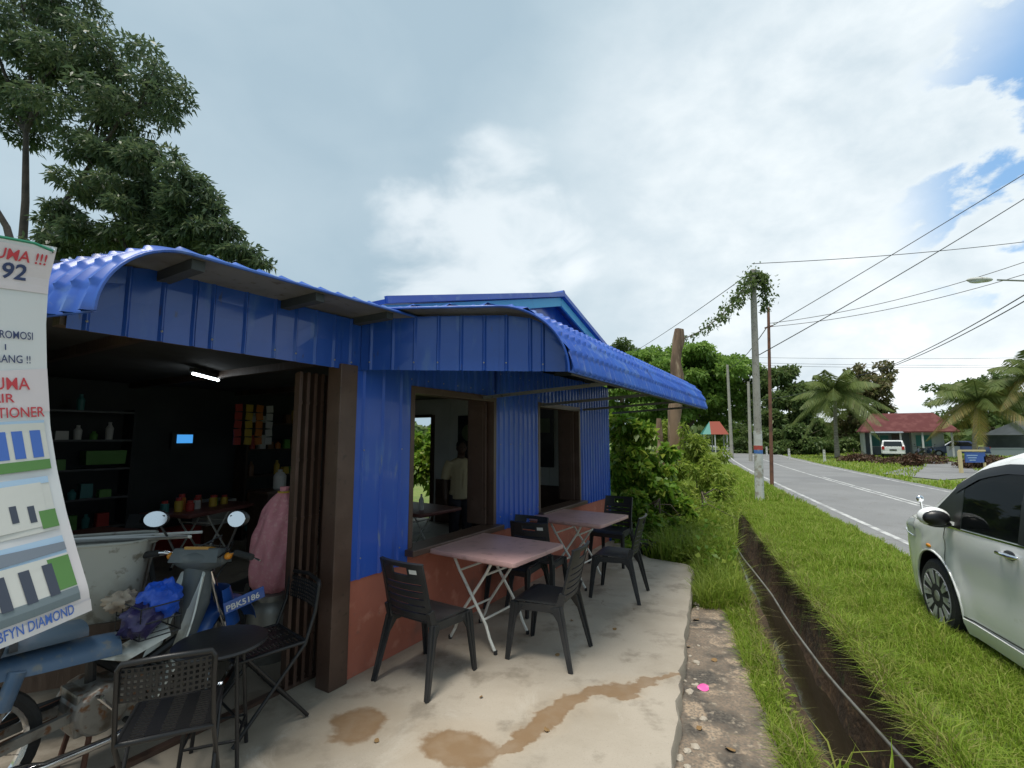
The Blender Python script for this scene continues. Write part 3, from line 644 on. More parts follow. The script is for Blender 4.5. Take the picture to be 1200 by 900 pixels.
shelf_goods = ['p_red', 'p_yellow', 'p_orange', 'p_green', 'p_white', 'p_brown', 'p_teal']
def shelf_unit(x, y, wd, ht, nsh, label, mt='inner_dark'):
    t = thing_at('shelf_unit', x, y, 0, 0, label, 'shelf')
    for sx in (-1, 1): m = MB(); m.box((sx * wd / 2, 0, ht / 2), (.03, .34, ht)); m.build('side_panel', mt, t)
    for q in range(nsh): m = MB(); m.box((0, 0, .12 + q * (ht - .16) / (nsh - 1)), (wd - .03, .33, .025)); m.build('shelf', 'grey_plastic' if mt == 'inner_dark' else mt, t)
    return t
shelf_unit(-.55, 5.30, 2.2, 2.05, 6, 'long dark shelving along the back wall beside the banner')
shelf_unit(2.75, 5.30, 1.2, 1.95, 5, 'brown shelf stocked with packets beside the folded gate', 'dark_wood')
k = 0
for q in range(5):
    for i in range(7):
        if random.random() < .15: continue
        h = random.choice((.12, .16, .2, .24)); mt = random.choice(shelf_goods + ['p_red', 'p_brown'])
        x, z = 2.28 + i * .155, .132 + q * (1.95 - .16) / 4
        m = MB()
        if i % 3: m.box((0, 0, h / 2), (.11, .10, h), None, (.9, .8))
        else: m.lathe([(.045, 0), (.048, h * .7), (.02, h * .85), (.02, h)], 10)
        cw = {'p_red': 'red', 'p_yellow': 'yellow', 'p_orange': 'orange', 'p_green': 'green', 'p_white': 'white', 'p_brown': 'brown', 'p_teal': 'teal'}[mt]
        o = m.build('packet' if i % 3 else 'bottle', mt, None, loc=bw(x, 5.22, z), rot=(0, 0, TH))
        tag(o, f'small {cw} packet standing on the brown shelf' if i % 3 else f'small {cw} bottle standing on the brown shelf', 'packet' if i % 3 else 'bottle', 'packets on the brown shelf' if i % 3 else 'bottles on the brown shelf')
m = MB(); m.box((0, 0, .09), (.42, .22, .18), None, (1.04, 1.04)); m.box((0, -.113, .11), (.3, .01, .05)); tag(m.build('crate', 'p_green', None, loc=bw(.28, 5.28, 1.318), rot=(0, 0, TH)), 'green plastic crate on the long dark shelving', 'crate')
for q in range(5):
    m = MB(); h = (.22, .16, .2, .14, .18)[q]; m.box((0, 0, h / 2), (.13, .12, h), None, (.92, .92))
    tag(m.build('carton', ['p_brown', 'p_teal', 'p_white', 'p_brown', 'p_teal'][q], None, loc=bw(-1.4 + .38 * q, 5.28, .12 + (2.05 - .16) / 5 * (1 + q % 3) + .0135), rot=(0, 0, TH)), ['brown carton on the long dark shelving', 'teal carton on the long dark shelving', 'white carton on the long dark shelving', 'brown carton on the long dark shelving', 'teal carton on the long dark shelving'][q], 'carton', 'cartons on the dark shelving')
gr = np.random.default_rng(5)
for q in range(6):
    for i in range(12):
        if gr.random() < .35: continue
        mt = ['p_brown', 'p_teal', 'p_white', 'p_red', 'p_green', 'p_yellow'][gr.integers(6)]; h = gr.uniform(.10, .26); x = -1.52 + i * .165; z = .1325 + q * (2.05 - .16) / 5
        if q == 3 and x > -.05: continue
        cw = {'p_red': 'red', 'p_yellow': 'yellow', 'p_green': 'green', 'p_white': 'white', 'p_brown': 'brown', 'p_teal': 'teal'}[mt]; m = MB(); tall_ = gr.random() < .5
        if tall_: m.lathe([(.04, 0), (.045, h * .65), (.02, h * .85), (.02, h)], 10)
        else: m.box((0, 0, h * .4), (.13, .11, h * .8), None, (.95, .9))
        tag(m.build('bottle' if tall_ else 'packet', mt, None, loc=bw(x, 5.20, z), rot=(0, 0, TH)), f'{cw} ' + ('bottle' if tall_ else 'packet') + ' on the long dark shelving', 'bottle' if tall_ else 'packet', 'stock on the long dark shelving')
for q, (x, y, mt, lb) in enumerate(((1.65, 5.05, 'p_brown', 'brown carton bottom of the stack under the television'), (1.65, 5.05, 'p_white', 'white carton resting on the brown carton under the television'), (1.2, 5.1, 'p_red', 'red crate on the floor under the television'))):
    m = MB(); z = .36 if q == 1 else 0; m.box((0, 0, .18), (.44, .36, .358)); m.box((0, -.182, .25), (.2, .006, .05)); tag(m.build('carton', mt, None, loc=bw(x, y, z), rot=(0, 0, TH + .1 * q)), lb, 'carton')
for q in range(4):
    t = thing_at('hanging_packets', 1.75 + .17 * q, 4.75, 2.455, 0, ['red', 'yellow', 'orange', 'white'][q] + ' strip of snack packets hanging from the ceiling', 'packets'); m = MB(); m.tube([(0, 0, 0), (0, 0, -.95)], .004, 5); m.build('string', 'black_trim', t)
    for i in range(5): m = MB(); m.box((0, -.012, -.32 - .13 * i), (.11, .02, .115), (0, .1 * ((i + q) % 3 - 1), 0)); m.build('packet', ['p_red', 'p_yellow', 'p_orange', 'p_white'][q], t)
# water dispenser bottle on a counter
t = thing_at('serving_counter', 1.95, 3.75, 0, 0, 'dark wooden serving counter in the cafe interior', 'counter')
m = MB(); m.box((0, 0, .45), (.8, .45, .9)); m.build('carcass', 'dark_wood', t); m = MB(); m.box((0, 0, .915), (.86, .5, .03)); m.build('worktop', 'brown_paint', t)
m = MB(); m.lathe([(.07, 0), (.085, .02), (.085, .19), (.05, .24), (.03, .25), (.03, .28)], 14); d_ = m.build('water_jug', 'p_white', None, loc=bw(1.84, 3.72, .93)); tag(d_, 'white water jug on the dark serving counter', 'jug')
# ------------------------------------------------------------------ moulded plastic chair (faces +y)
def make_plastic_chair(label, group, mt='black_plastic'):
    t = empty('plastic_chair', (0, 0, 0), 0, label, 'chair', group)
    # seat shell with dropped skirt
    def seat(u, v):
        x = (u - .5) * 2; y = -.19 + v * .41; wdt = .195 + .025 * v
        z = .432 - .014 * (1 - x * x) * math.sin(math.pi * min(1, v * 1.05)) - (.03 * max(0, v - .86) / .14 if v > .86 else 0)
        return (x * wdt, y, z)
    m = MB(); m.grid(lambda u, v: seat(1 - u, v), 10, 12, .012)
    for s in (-1, 1): m.bar((s * .195, -.19, .405), (s * .219, .21, .395), .014, .055)
    m.bar((-.215, .213, .385), (.215, .213, .385), .014, .05)
    m.build('seat', mt, t, smooth=40)
    # backrest: stiles, slats, head panel with a hand hole
    def bp(x, h, d=0.):                       # x -1..1, h 0..1 up the back
        wdt = .205 - .008 * h; y = -.185 - .105 * h ** 1.15 - .028 * (1 - x * x) + .012
        return Vector((x * wdt, y - d, .42 + .42 * h))
    b = MB()
    def patch(x0, x1, h0, h1, nx=8, nh=1, th=.012): b.grid(lambda u, v: bp(x0 + (x1 - x0) * (1 - u), h0 + (h1 - h0) * v), nx, nh, th)
    patch(-1, -.84, 0, .99, 1, 8, .018); patch(.84, 1, 0, .99, 1, 8, .018)
    hs = [.10, .215, .33, .445, .56, .675]
    for h in hs: patch(-.84, .84, h, h + .088)
    patch(-.84, -.34, .785, .93, 4, 2); patch(.34, .84, .785, .93, 4, 2); patch(-.84, .84, .93, 1.0, 8, 1); patch(-.84, .84, .765, .80, 8, 1)
    b.grid(lambda u, v: bp((1 - u) * 2 - 1, .985 + .025 * v, -.004), 10, 1, .022)
    bk = b.build('backrest', mt, t, smooth=40)
    st = MB(); st.grid(lambda u, v: bp(.45 + .3 * (1 - u), .83 + .07 * v, .0145), 2, 1); st.build('sticker', 'p_white', bk)
    # legs: tapered angle section, splayed
    for s in (-1, 1):
        for (ty, fy, fx) in ((.18, .235, .235), (-.175, -.275, .245)):
            top = Vector((s * (.20 if ty < 0 else .212), ty, .425)); ft = Vector((s * fx, fy, 0)); l = MB()
            l.bar(top, ft, .060, .016, up=(0, 1, 0), w2=.034, h2=.014); l.bar(top + Vector((s * .012, 0, 0)), ft + Vector((s * .008, 0, 0)), .016, .066, up=(0, 1, 0), w2=.014, h2=.036)
            # knee fillet under the seat rail
            l.bar(top + Vector((0, -.05 if ty > 0 else .05, -.012)), top.lerp(ft, .35), .02, .05, up=(0, 1, 0), w2=.016, h2=.02)
            l.build('leg', mt, t, bevel=.003)
    for s in (-1, 1):
        l = MB(); l.bar((s * .204, -.172, .415), (s * .203, -.205, .52), .022, .05, up=(0, 1, 0)); l.build('bracket', mt, t)
    return t
PC = make_plastic_chair('black plastic chair with its back turned, before the nearer pink table', 'plastic chairs on the patio')
def place(o, x, y, rz, z=0.): o.location = (x, y, z); o.rotation_euler = (0, 0, rz); return o
def face(dx, dy): return math.atan2(dy, dx) - math.pi / 2
place(PC, -.60, 3.61, face(.55, .84))                   # A
def chair_copy(x, y, rz, label, group='plastic chairs on the patio', z=0.):
    c = copy_tree(PC); c['label'] = label; c['group'] = group; return place(c, x, y, rz, z)
chair_copy(.28, 3.96, face(-.90, .43), 'black plastic chair pulled up sideways to the nearer pink table, on its open side')
chair_copy(.06, 4.98, face(-.52, -.854), 'black plastic chair at the far end of the nearer pink table, facing the open front')
chair_copy(.28, 5.12, face(.40, .92), 'black plastic chair back to back with another between the two pink tables')
chair_copy(1.36, 6.68, face(-.55, -.84), 'black plastic chair at the far end of the farther pink table, beside the bushes')
chair_copy(1.14, 5.36, face(-.90, .43), 'black plastic chair on the open side of the farther pink table')
# ------------------------------------------------------------------ folding tables
def make_table(label, top='pink_top', group=None, L=1.05, W_=.79, H=.755):
    t = empty('folding_table', (0, 0, 0), 0, label, 'table', group)
    def rr(l, w_, r, n=5):
        return [(sx * (l / 2 - r) + r * math.cos(a), sy * (w_ / 2 - r) + r * math.sin(a)) for sx, sy, a0 in ((1, 1, 0), (-1, 1, 90), (-1, -1, 180), (1, -1, 270)) for a in [R(a0 + 90 * i / n) for i in range(n + 1)]]
    m = MB(); m.prism(rr(L, W_, .035), H - .034, H); m.prism(rr(L - .10, W_ - .10, .03), H - .055, H - .033); m.build('tabletop', top, t, bevel=.005, smooth=40)
    for sgn in (1, -1):                        # two U frames that cross like scissors
        f = MB(); wy = .235 if sgn > 0 else .205
        for sy in (-1, 1):
            f.tube([(-sgn * .20, sy * wy, H - .05), (-sgn * .13, sy * wy, H - .17), (sgn * .15, sy * wy, .20), (sgn * .19, sy * wy, .10), (sgn * .245, sy * wy, .012)], .0125, 8)
        f.tube([(-sgn * .135, -wy, H - .18), (-sgn * .135, wy, H - .18)], .010, 8); f.tube([(sgn * .13, -wy, .235), (sgn * .13, wy, .235)], .010, 8); f.tube([(-sgn * .20, -wy, H - .05), (-sgn * .20, wy, H - .05)], .011, 8)
        fr = f.build('leg_frame', 'white_tube', t, smooth=50)
        for sy in (-1, 1):
            c = MB(); c.lathe([(.015, 0), (.016, .03)], 8, (sgn * .245, sy * wy, 0)); c.build('foot_cap', 'black_plastic', fr)
    return t
T1 = make_table('pink folding table with white crossed legs nearest the mud stains', group='pink folding tables on the patio')
TR = math.atan2(-.56, .83)
place(T1, -.20, 4.25, TR)
T2 = copy_tree(T1); T2['label'] = 'pink folding table with white crossed legs under the farther window'; place(T2, .74, 5.80, TR)
# interior tables
t = make_table('dull red folding table laden with jars inside the cafe', 'red_top', L=1.2, W_=.75); place(t, *bw(1.0, 4.05)[:2], TH + R(20))
IT = t
t = copy_tree(IT); t['label'] = 'dull red folding table behind the dirty white tub'; place(t, *bw(-.75, 3.0)[:2], TH + R(15))
t = copy_tree(IT); t['label'] = 'dull red folding table where the man in the cream shirt stands'; place(t, *bw(2.45, 1.75)[:2], TH + R(85))
jl = [(-.40, .0, 'p_yellow', .17), (-.28, .08, 'p_orange', .20), (-.15, -.02, 'p_white', .14), (-.04, .07, 'p_brown', .16), (.08, -.05, 'p_yellow', .15), (.20, .04, 'p_green', .13), (.33, .0, 'p_yellow', .12), (-.5, .1, 'p_teal', .14), (-.33, -.10, 'p_red', .13)]
for x, y, mt, h in jl:
    pnt = bw(1.0, 4.05, .755) + Matrix.Rotation(TH + R(20), 3, 'Z') @ Vector((x, y, 0)); m = MB(); r = .045
    m.lathe([(r, 0), (r * 1.05, .01), (r * 1.05, h * .72), (r * .7, h * .8)], 12); j = m.build('jar', mt, None, loc=pnt, smooth=50); c = MB(); c.lathe([(r * .75, h * .78), (r * .75, h)], 12); c.build('lid', 'p_red', j)
    tag(j, {'p_yellow': 'yellow', 'p_orange': 'orange', 'p_white': 'white', 'p_brown': 'brown', 'p_green': 'green', 'p_teal': 'teal', 'p_red': 'red'}[mt] + ' jar with red lid on the dull red table inside', 'jar', 'jars on the inside table')
m = MB(); m.lathe([(.03, 0), (.032, .13), (.012, .17), (.012, .2)], 10); tag(m.build('sauce_bottle', 'p_white', None, loc=bw(2.30, 1.42, .755)), 'small pale sauce bottle on the table beside the man', 'bottle')
chair_copy(*bw(1.55, 1.30)[:2], TH + face(1, .4), 'black plastic chair just inside the nearer window', 'plastic chairs inside')
chair_copy(*bw(1.75, 2.3)[:2], TH + face(1, -.2), 'black plastic chair deeper inside, before the leafy doorway', 'plastic chairs inside')
chair_copy(*bw(3.3, .85)[:2], TH + face(-1, .5), 'black plastic chair just inside the farther window', 'plastic chairs inside')
chair_copy(*bw(.02, 1.30)[:2], TH + face(-.3, 1), 'black plastic chair between motorcycle and pink sack', 'plastic chairs inside')
GC = make_plastic_chair('grey plastic chair tucked at the red table behind the tub', 'plastic chairs inside', 'grey_plastic'); place(GC, *bw(-.22, 3.25)[:2], TH + face(-.8, -.3))
# ------------------------------------------------------------------ black metal chairs with perforated seat and back (face +y)
def make_metal_chair(label):
    t = empty('metal_chair', (0, 0, 0), 0, label, 'chair', 'black perforated metal chairs')
    def perf(u0, u1, v0, v1, nu, nv, fn, hole=.62, th=.005):
        """sheet with a grid of square holes made of crossing strips"""
        m = MB(); du = (u1 - u0) / nu; dv = (v1 - v0) / nv
        for i in range(nu + 1):
            c = u0 + du * i; h = du * (1 - hole) / 2
            m.grid(lambda u, v: fn(max(u0, c - h) + (min(u1, c + h) - max(u0, c - h)) * u, v0 + (v1 - v0) * v), 1, 6, th)
        for j in range(nv + 1):
            c = v0 + dv * j; h = dv * (1 - hole) / 2
            m.grid(lambda u, v: fn(u0 + (u1 - u0) * u, max(v0, c - h) + (min(v1, c + h) - max(v0, c - h)) * v), 8, 1, th)
        return m
    perf(-.19, .19, -.19, .19, 3, 16, lambda a, b: (a, b, .445), .5).build('seat', 'black_metal', t)
    rim = MB(); rim.tube([(-.2, -.19, .44), (-.2, .18, .44), (-.18, .2, .435), (.18, .2, .435), (.2, .18, .44), (.2, -.19, .44), (-.2, -.19, .44)], .011, 8); rim.build('seat_frame', 'black_metal', t, smooth=50)
    perf(-.19, .19, .62, .755, 15, 6, lambda a, b: (a, -.225 - .09 * (b - .45) - .02 * (1 - (a / .19) ** 2), b), .55).build('backrest', 'black_metal', t)
    for s in (-1, 1):
        l = MB(); l.tube([(s * .2, .14, .44), (s * .205, -.215, .012)], .0105, 8); l.build('leg', 'black_metal', t, smooth=50)
        l = MB(); l.tube([(s * .2, -.257, .755), (s * .2, -.238, .60), (s * .205, -.18, .43), (s * .212, .20, .012)], .0115, 8); l.build('leg', 'black_metal', t, smooth=50)
    f = MB(); f.tube([(-.2, -.257, .75), (-.185, -.262, .775), (0, -.285, .785), (.185, -.262, .775), (.2, -.257, .75)], .012, 8); f.build('top_rail', 'black_metal', t, smooth=50)
    f = MB(); f.tube([(-.205, -.20, .03), (.205, -.20, .03)], .008, 6); f.build('stretcher', 'black_metal', t); f = MB(); f.tube([(-.209, .135, .09), (.209, .135, .09)], .008, 6); f.build('stretcher', 'black_metal', t)
    return t
MC = make_metal_chair('black perforated metal chair standing apart in front of the motorcycle'); place(MC, -1.52, 2.30, face(-.42, .90)); MC.scale = (.84, .9, 1)
c = copy_tree(MC); c['label'] = 'black perforated metal chair drawn up against the folded gate'; place(c, -1.53, 3.06, face(-.66, -.75)); c.scale = (1, 1, 1)
# round stool
t = empty('round_stool', (-1.55, 2.68, 0), R(20), 'black round-topped metal stool between the two perforated chairs', 'stool')
m = MB(); m.lathe([(.0, .575), (.20, .575), (.222, .583), (.228, .592), (.222, .602), (.20, .606), (0, .606)], 28, caps=False); m.build('top', 'black_metal', t, smooth=40)
for q in range(4):
    a = R(45 + 90 * q); l = MB(); l.tube([(.13 * math.cos(a), .13 * math.sin(a), .575), (.185 * math.cos(a), .185 * math.sin(a), 0)], .010, 8); l.build('leg', 'black_metal', t, smooth=50)
for q in range(4):
    a, b = R(45 + 90 * q), R(135 + 90 * q); l = MB(); l.tube([(.17 * math.cos(a), .17 * math.sin(a), .15), (.17 * math.cos(b), .17 * math.sin(b), .15)], .007, 6); l.build('stretcher', 'black_metal', t)
# sack on a milk can, by the gate
cx, cy, _ = bw(-.07, .82)
t = empty('milk_can', (cx, cy, 0), 0, 'dull grey metal can with lid under the pink sack', 'can')
m = MB(); m.lathe([(.0, 0), (.155, 0), (.165, .02), (.165, .36), (.15, .40), (.11, .43), (.11, .455)], 24); m.build('body', 'aluminium', t, smooth=40)
m = MB(); m.lathe([(.0, .45), (.125, .45), (.125, .475), (.05, .49), (.0, .49)], 24, caps=False); m.build('lid', 'aluminium', t, smooth=40)
m = MB(); m.tube([(.165, -.04, .30), (.20, -.04, .33), (.20, .04, .33), (.165, .04, .30)], .008, 6); m.build('handle', 'chrome', t)
def sack(u, v):
    a = u * 2 * math.pi; z = v * .80; r = lerp([0, .05, .25, .55, .78, .9, .96, 1], [.09, .15, .175, .165, .125, .075, .03, .035], v)
    r *= 1 + .10 * math.sin(a * 5 + v * 6) * (.3 + v) + .06 * math.sin(a * 9 - v * 11) + .05 * mnoise.noise((math.cos(a) * 2, math.sin(a) * 2, v * 5))
    return (r * math.cos(a) + .06 * v * v, r * .82 * math.sin(a), z)
m = MB(); m.grid(sack, 40, 26); o = m.build('pink_sack', 'pink_sack', None, smooth=60, loc=bw(-.07, .82, .485)); tag(o, 'stuffed pink woven sack propped on the can by the gate', 'sack')
tie = MB(); tie.tube([(.062 + .045 * math.cos(a), .045 * math.sin(a),   .76) for a in [i * math.pi / 5 for i in range(11)]], .008, 6); tie.build('tie', 'p_yellow', o)
# ------------------------------------------------------------------ underbone motorcycle (local x forward, y left)
bike = empty('motorcycle', (-2.40, 2.22, 0), R(60), 'blue and white underbone motorcycle with round mirrors parked beside the cafe opening', 'motorcycle')
WR, WB = .285, 1.20
def wheel(x, name='wheel'):
    m = MB(); prof = [(WR - .055, -.022), (WR - .03, -.036), (WR - .008, -.028), (WR, 0), (WR - .008, .028), (WR - .03, .036), (WR - .055, .022)]
    m.lathe(prof, 36, axis='y', caps=False); wh = m.build(name, 'rubber', bike, smooth=40, loc=(x, 0, WR))
    m = MB(); m.lathe([(WR - .052, -.025), (WR - .07, -.012), (WR - .07, .012), (WR - .052, .025)], 36, axis='y', caps=False); m.build('rim', 'chrome', wh, smooth=40)
    m = MB()
    for q in range(18):
        a = q * math.pi / 9; b = a + .5 * (1 if q % 2 else -1); s = .022 * (1 if q % 4 < 2 else -1)
        m.tube([(.035 * math.cos(b), s, .035 * math.sin(b)), ((WR - .065) * math.cos(a), 0, (WR - .065) * math.sin(a))], .0022, 4)
    m.build('spokes', 'chrome', wh)
    m = MB(); m.lathe([(.02, -.07), (.055, -.05), (.06, .05), (.02, .07)], 16, axis='y'); m.build('hub', 'engine_metal', wh, smooth=40)
    return wh
wheel(0); wheel(WB)
def part(name, mt, fn, smooth=False, bevel=0, parent=bike):
    m = MB(); fn(m); return m.build(name, mt, parent, smooth=smooth, bevel=bevel)
part('swing_arm', 'engine_metal', lambda m: [m.bar((0, s * .085, WR), (.46, s * .07, .33), .028, .045) for s in (-1, 1)])
for s in (-1, 1):
    sh = part('shock_absorber', 'bike_faded', lambda m: m.tube([(.10, s * .12, .48), (.14, s * .12, .63)], .032, 10), 40); part('shaft', 'chrome', lambda m: m.tube([(.03, s * .12, .30), (.105, s * .12, .50)], .022, 8), 40, parent=sh)
part('frame', 'black_metal', lambda m: (m.tube([(.10, 0, .64), (.45, 0, .56), (.62, 0, .40), (.86, 0, .50), (1.0, 0, .80)], .028, 8), m.tube([(.45, 0, .56), (.46, 0, .33)], .025, 8)), 40)
en = part('engine', 'engine_metal', lambda m: (m.box((.52, 0, .32), (.30, .22, .20)), m.lathe([(.10, -.15), (.115, -.13), (.115, .13), (.10, .15)], 18, (.47, 0, .32), 'y'), m.box((.73, 0, .33), (.17, .13, .12), (0, -.15, 0))), bevel=.012)
for q in range(6): part('fin', 'engine_metal', lambda m: m.box((.68 + .028 * q, 0, .335 + .004 * q), (.008, .18, .16), (0, -.15, 0)), parent=en)
ex = part('exhaust', 'chrome', lambda m: m.tube([(.78, -.05, .27), (.74, -.10, .20), (.50, -.14, .165), (.25, -.155, .18), (.18, -.16, .19), (-.22, -.17, .245), (-.27, -.17, .25)], [.016, .016, .018, .024, .045, .048, .03], 12), 40)
part('heat_shield', 'black_metal', lambda m: m.bar((.12, -.205, .205), (-.16, -.215, .245), .012, .06), parent=ex)
part('chain_case', 'black_metal', lambda m: m.box((.25, .085, .33), (.52, .02, .09)), bevel=.01)
part('kick_pedal', 'chrome', lambda m: m.tube([(.50, -.16, .32), (.42, -.19, .42), (.42, -.24, .43)], .010, 8))
for s in (-1, 1): part('footrest', 'rubber', lambda m: m.tube([(.58, s * .10, .22), (.58, s * .27, .22)], .014, 8))
part('centre_stand', 'rust_pole', lambda m: (m.tube([(.40, -.14, .005), (.44, -.10, .26), (.44, .10, .26), (.40, .14, .005)], .013, 8)))
# rear body, seat, fender
def tail(u, v):
    x = -.33 + u * .88; a = (v - .5) * math.pi * .96; wd = lerp([0, .25, .6, 1], [.075, .12, .125, .09], u); ht = lerp([0, .3, 1], [.05, .085, .10], u); zc = lerp([0, .3, 1], [.69, .64, .56], u)
    return (x, wd * math.sin(a), zc + ht * math.cos(a) - .02)
part('tail_body', 'bike_faded', lambda m: m.grid(tail, 16, 12, .006), 50)
def seat_(u, v):
    x = -.28 + u * .68; a = (v - .5) * math.pi; wd = lerp([0, .5, 1], [.115, .13, .09], u); zc = lerp([0, .35, .45, 1], [.745, .735, .715, .69], u)
    return (x, wd * math.sin(a), zc + .06 * math.cos(a) ** .6)
part('seat', 'bike_seat', lambda m: m.grid(seat_, 18, 12, .03), 50)
part('rear_fender', 'black_plastic', lambda m: m.grid(lambda u, v: ((WR + .04) * math.cos(R(60 + 120 * u)), (v - .5) * .13, WR + (WR + .05) * math.sin(R(60 + 120 * u))), 12, 4, .006), 50)
tl = part('tail_lamp', 'red_lamp', lambda m: m.box((-.345, 0, .66), (.05, .13, .07)), bevel=.012)
part('number_plate', 'black_plastic', lambda m: m.box((-.36, 0, .53), (.008, .17, .13), (0, .25, 0)))
rk = part('carrier_rack', 'black_metal', lambda m: (m.tube([(-.42, -.13, .85), (-.42, .13, .85), (.12, .13, .85), (.12, -.13, .85), (-.42, -.13, .85)], .009, 6), *[m.tube([(x, -.13, .85), (x, .13, .85)], .007, 6) for x in (-.3, -.18, -.06)], *[m.tube([(x, s * .13, .85), (x * .7, s * .12, .70)], .009, 6) for x in (-.38, .10) for s in (-1, 1)]), 50)
# front body: leg shields, headstock cowl, front fender, fork
for s in (-1, 1):
    def shield(u, v, s=s):
        z = .26 + .62 * v; x = lerp([0, .25, .6, 1], [.70, .78, .86, .93], v) + .05 * u; wd = lerp([0, .3, .7, 1], [.07, .115, .10, .06], v)
        return (x - .07 * u * u, s * (.055 + (wd) * u), z - .03 * u)
    part('leg_shield', 'bike_white', lambda m: m.grid(shield, 6, 14, .008), 50)
part('step_cover', 'bike_white', lambda m: m.grid(lambda u, v: (.36 + .42 * u, .085 * math.sin((v - .5) * math.pi), lerp([0, .5, 1], [.60, .50, .56], u) + .05 * math.cos((v - .5) * math.pi)), 10, 8, .006), 50)
part('headstock_cover', 'bike_grey', lambda m: m.tube([(.90, 0, .52), (.935, 0, .68), (.95, 0, .82), (.945, 0, .90)], [.06, .085, .078, .07], 14), 50)
part('fork', 'chrome', lambda m: [m.tube([(WB, s * .075, WR), (1.10, s * .075, .52), (.97, s * .05, .86)], [.026, .024, .02], 10) for s in (-1, 1)], 50)
ff = part('front_fender', 'bike_blue', lambda m: m.grid(lambda u, v: (WB + (WR + .03 + .035 * math.cos((v - .5) * math.pi)) * math.cos(R(20 + 135 * u)), .075 * math.sin((v - .5) * math.pi), WR + (WR + .03 + .035 * math.cos((v - .5) * math.pi)) * math.sin(R(20 + 135 * u))), 16, 8, .005), 50)
fp = part('front_cowl', 'bike_blue', lambda m: m.grid(lambda u, v: (1.00 + .20 * math.cos((v - .5) * 2.6) * (1 - .35 * u), (.165 - .05 * u) * math.sin((v - .5) * 2.6), .52 + .22 * u), 8, 12, .006), 50)
# numbers on the blue panel to the right of the steering head
pl = part('plate_panel', 'bike_blue', lambda m: m.bar((1.02, -.172, .645), (1.26, -.196, .69), .012, .07), bevel=.004)
def ptxt(x, y): d = Vector((.30, -.03, .055)).normalized(); u_ = Vector((-.18, 0, 1)).normalized(); a = Vector((1.035, -.1735, .626)) + Vector((-.0007, -.0072, 0)); return a + d * x + u_ * y
textobj('plate_number', 'PBK5186', .05, 'p_white', ptxt, pl, bold=.02, width=.20)
hl = part('headlamp', 'lamp_glass', lambda m: m.ball((1.045, 0, .93), (.045, .085, .055), 14, 8), 60)
hc = part('handlebar_cowl', 'bike_grey', lambda m: (m.box((.955, 0, .955), (.17, .30, .085), (0, .2, 0), (.75, .9)), m.ball((.955, 0, .935), (.095, .17, .07), 16, 8)), 50, .01)
part('dial', 'dial_orange', lambda m: m.box((.935, 0, 1.0), (.075, .15, .02), (0, .25, 0)), parent=hc, bevel=.006)
for s in (-1, 1):
    part('handlebar', 'chrome', lambda m: m.tube([(.95, s * .12, .955), (.935, s * .22, .975), (.90, s * .25, .98)], .011, 8), 50)
    part('grip', 'rubber', lambda m: m.tube([(.915, s * .235, .978), (.865, s * .36, .965)], .019, 10), 50)
    part('brake_lever', 'chrome', lambda m: m.tube([(.965, s * .20, .965), (.975, s * .25, .955), (.935, s * .36, .935), (.925, s * .38, .93)], .006, 6), 50)
    part('indicator', 'orange_lamp', lambda m: m.ball((.94, s * .175, .955), (.03, .022, .022), 10, 6), 50)
    ms = part('mirror', 'black_plastic', lambda m: (m.tube([(.94, s * .16, .985), (.93, s * .20, 1.07), (.91, s * .235, 1.14)], .007, 6), m.ball((.905, s * .245, 1.185), (.022, .068, .05), 16, 8)), 50)
    part('mirror_glass', 'chrome', lambda m: m.lathe([(0, -.003), (.05, -.002), (.05, .002), (0, .003)], 20, (0, 0, 0), 'x', False), 60, parent=ms).matrix_local = Matrix.Translation((.879, s * .245, 1.185)) @ Euler((0, R(10), R(-14 if s < 0 else 14))).to_matrix().to_4x4() @ Matrix.Diagonal((1, 1.26, .92, 1))
for q, (s, dx_, zz) in enumerate(((-1, .02, .80), (1, .02, .78), (-1, -.01, .74), (1, .0, .70))):
    part('control_cable', 'black_trim', lambda m: m.tube([(.95, s * (.20 - .03 * q), .965), (1.06 + .02 * q, s * (.13 - .02 * q), .98 + .02 * q), (1.09, s * .06, .90), (1.02 + dx_, s * .02, zz)], .005, 5), 50)
part('chain', 'rust_pole', lambda m: m.tube([(.0, .082, WR + .05), (.46, .082, .37), (.49, .082, .33), (.46, .082, .285), (.0, .082, WR - .05)], .009, 5))
part('gear_lever', 'engine_metal', lambda m: m.tube([(.50, .16, .26), (.62, .20, .22), (.70, .20, .25)], .009, 6), 50)
part('seat_strap', 'black_trim', lambda m: m.grid(lambda u, v: (.10 + .03 * v, .132 * math.sin((u - .5) * math.pi), .722 + .068 * math.cos((u - .5) * math.pi) ** .6), 12, 1), 50)
bs = part('basket', 'black_metal', lambda m: ([m.tube([(.60 + .20 * i, -.14, .60 + .16 * j), (.60 + .20 * i, .14, .60 + .16 * j)], .004, 5) for i in (0, 1) for j in (0, .5, 1)], [m.tube([(.60, -.14 + .07 * k, .76), (.60, -.14 + .07 * k, .60), (.80, -.14 + .07 * k, .60), (.80, -.14 + .07 * k, .76)], .0035, 5) for k in range(5)], [m.tube([(.60, s * .14, .60 + .08 * j), (.80, s * .14, .60 + .08 * j)], .004, 5) for s in (-1, 1) for j in range(3)], m.tube([(.70, 0, .60), (.68, 0, .50)], .012, 6)))
STEER = Matrix.Translation((.97, 0, 0)) @ Matrix.Rotation(R(30), 4, 'Z') @ Matrix.Translation((-.97, 0, 0))
for o in list(bike.children):
    k = o.name.split('.')[0]
    if k in ('fork', 'front_fender', 'handlebar_cowl', 'handlebar', 'grip', 'brake_lever', 'indicator', 'mirror', 'headlamp') or (k == 'wheel' and o.location.x > .5): o.matrix_basis = STEER @ o.matrix_basis
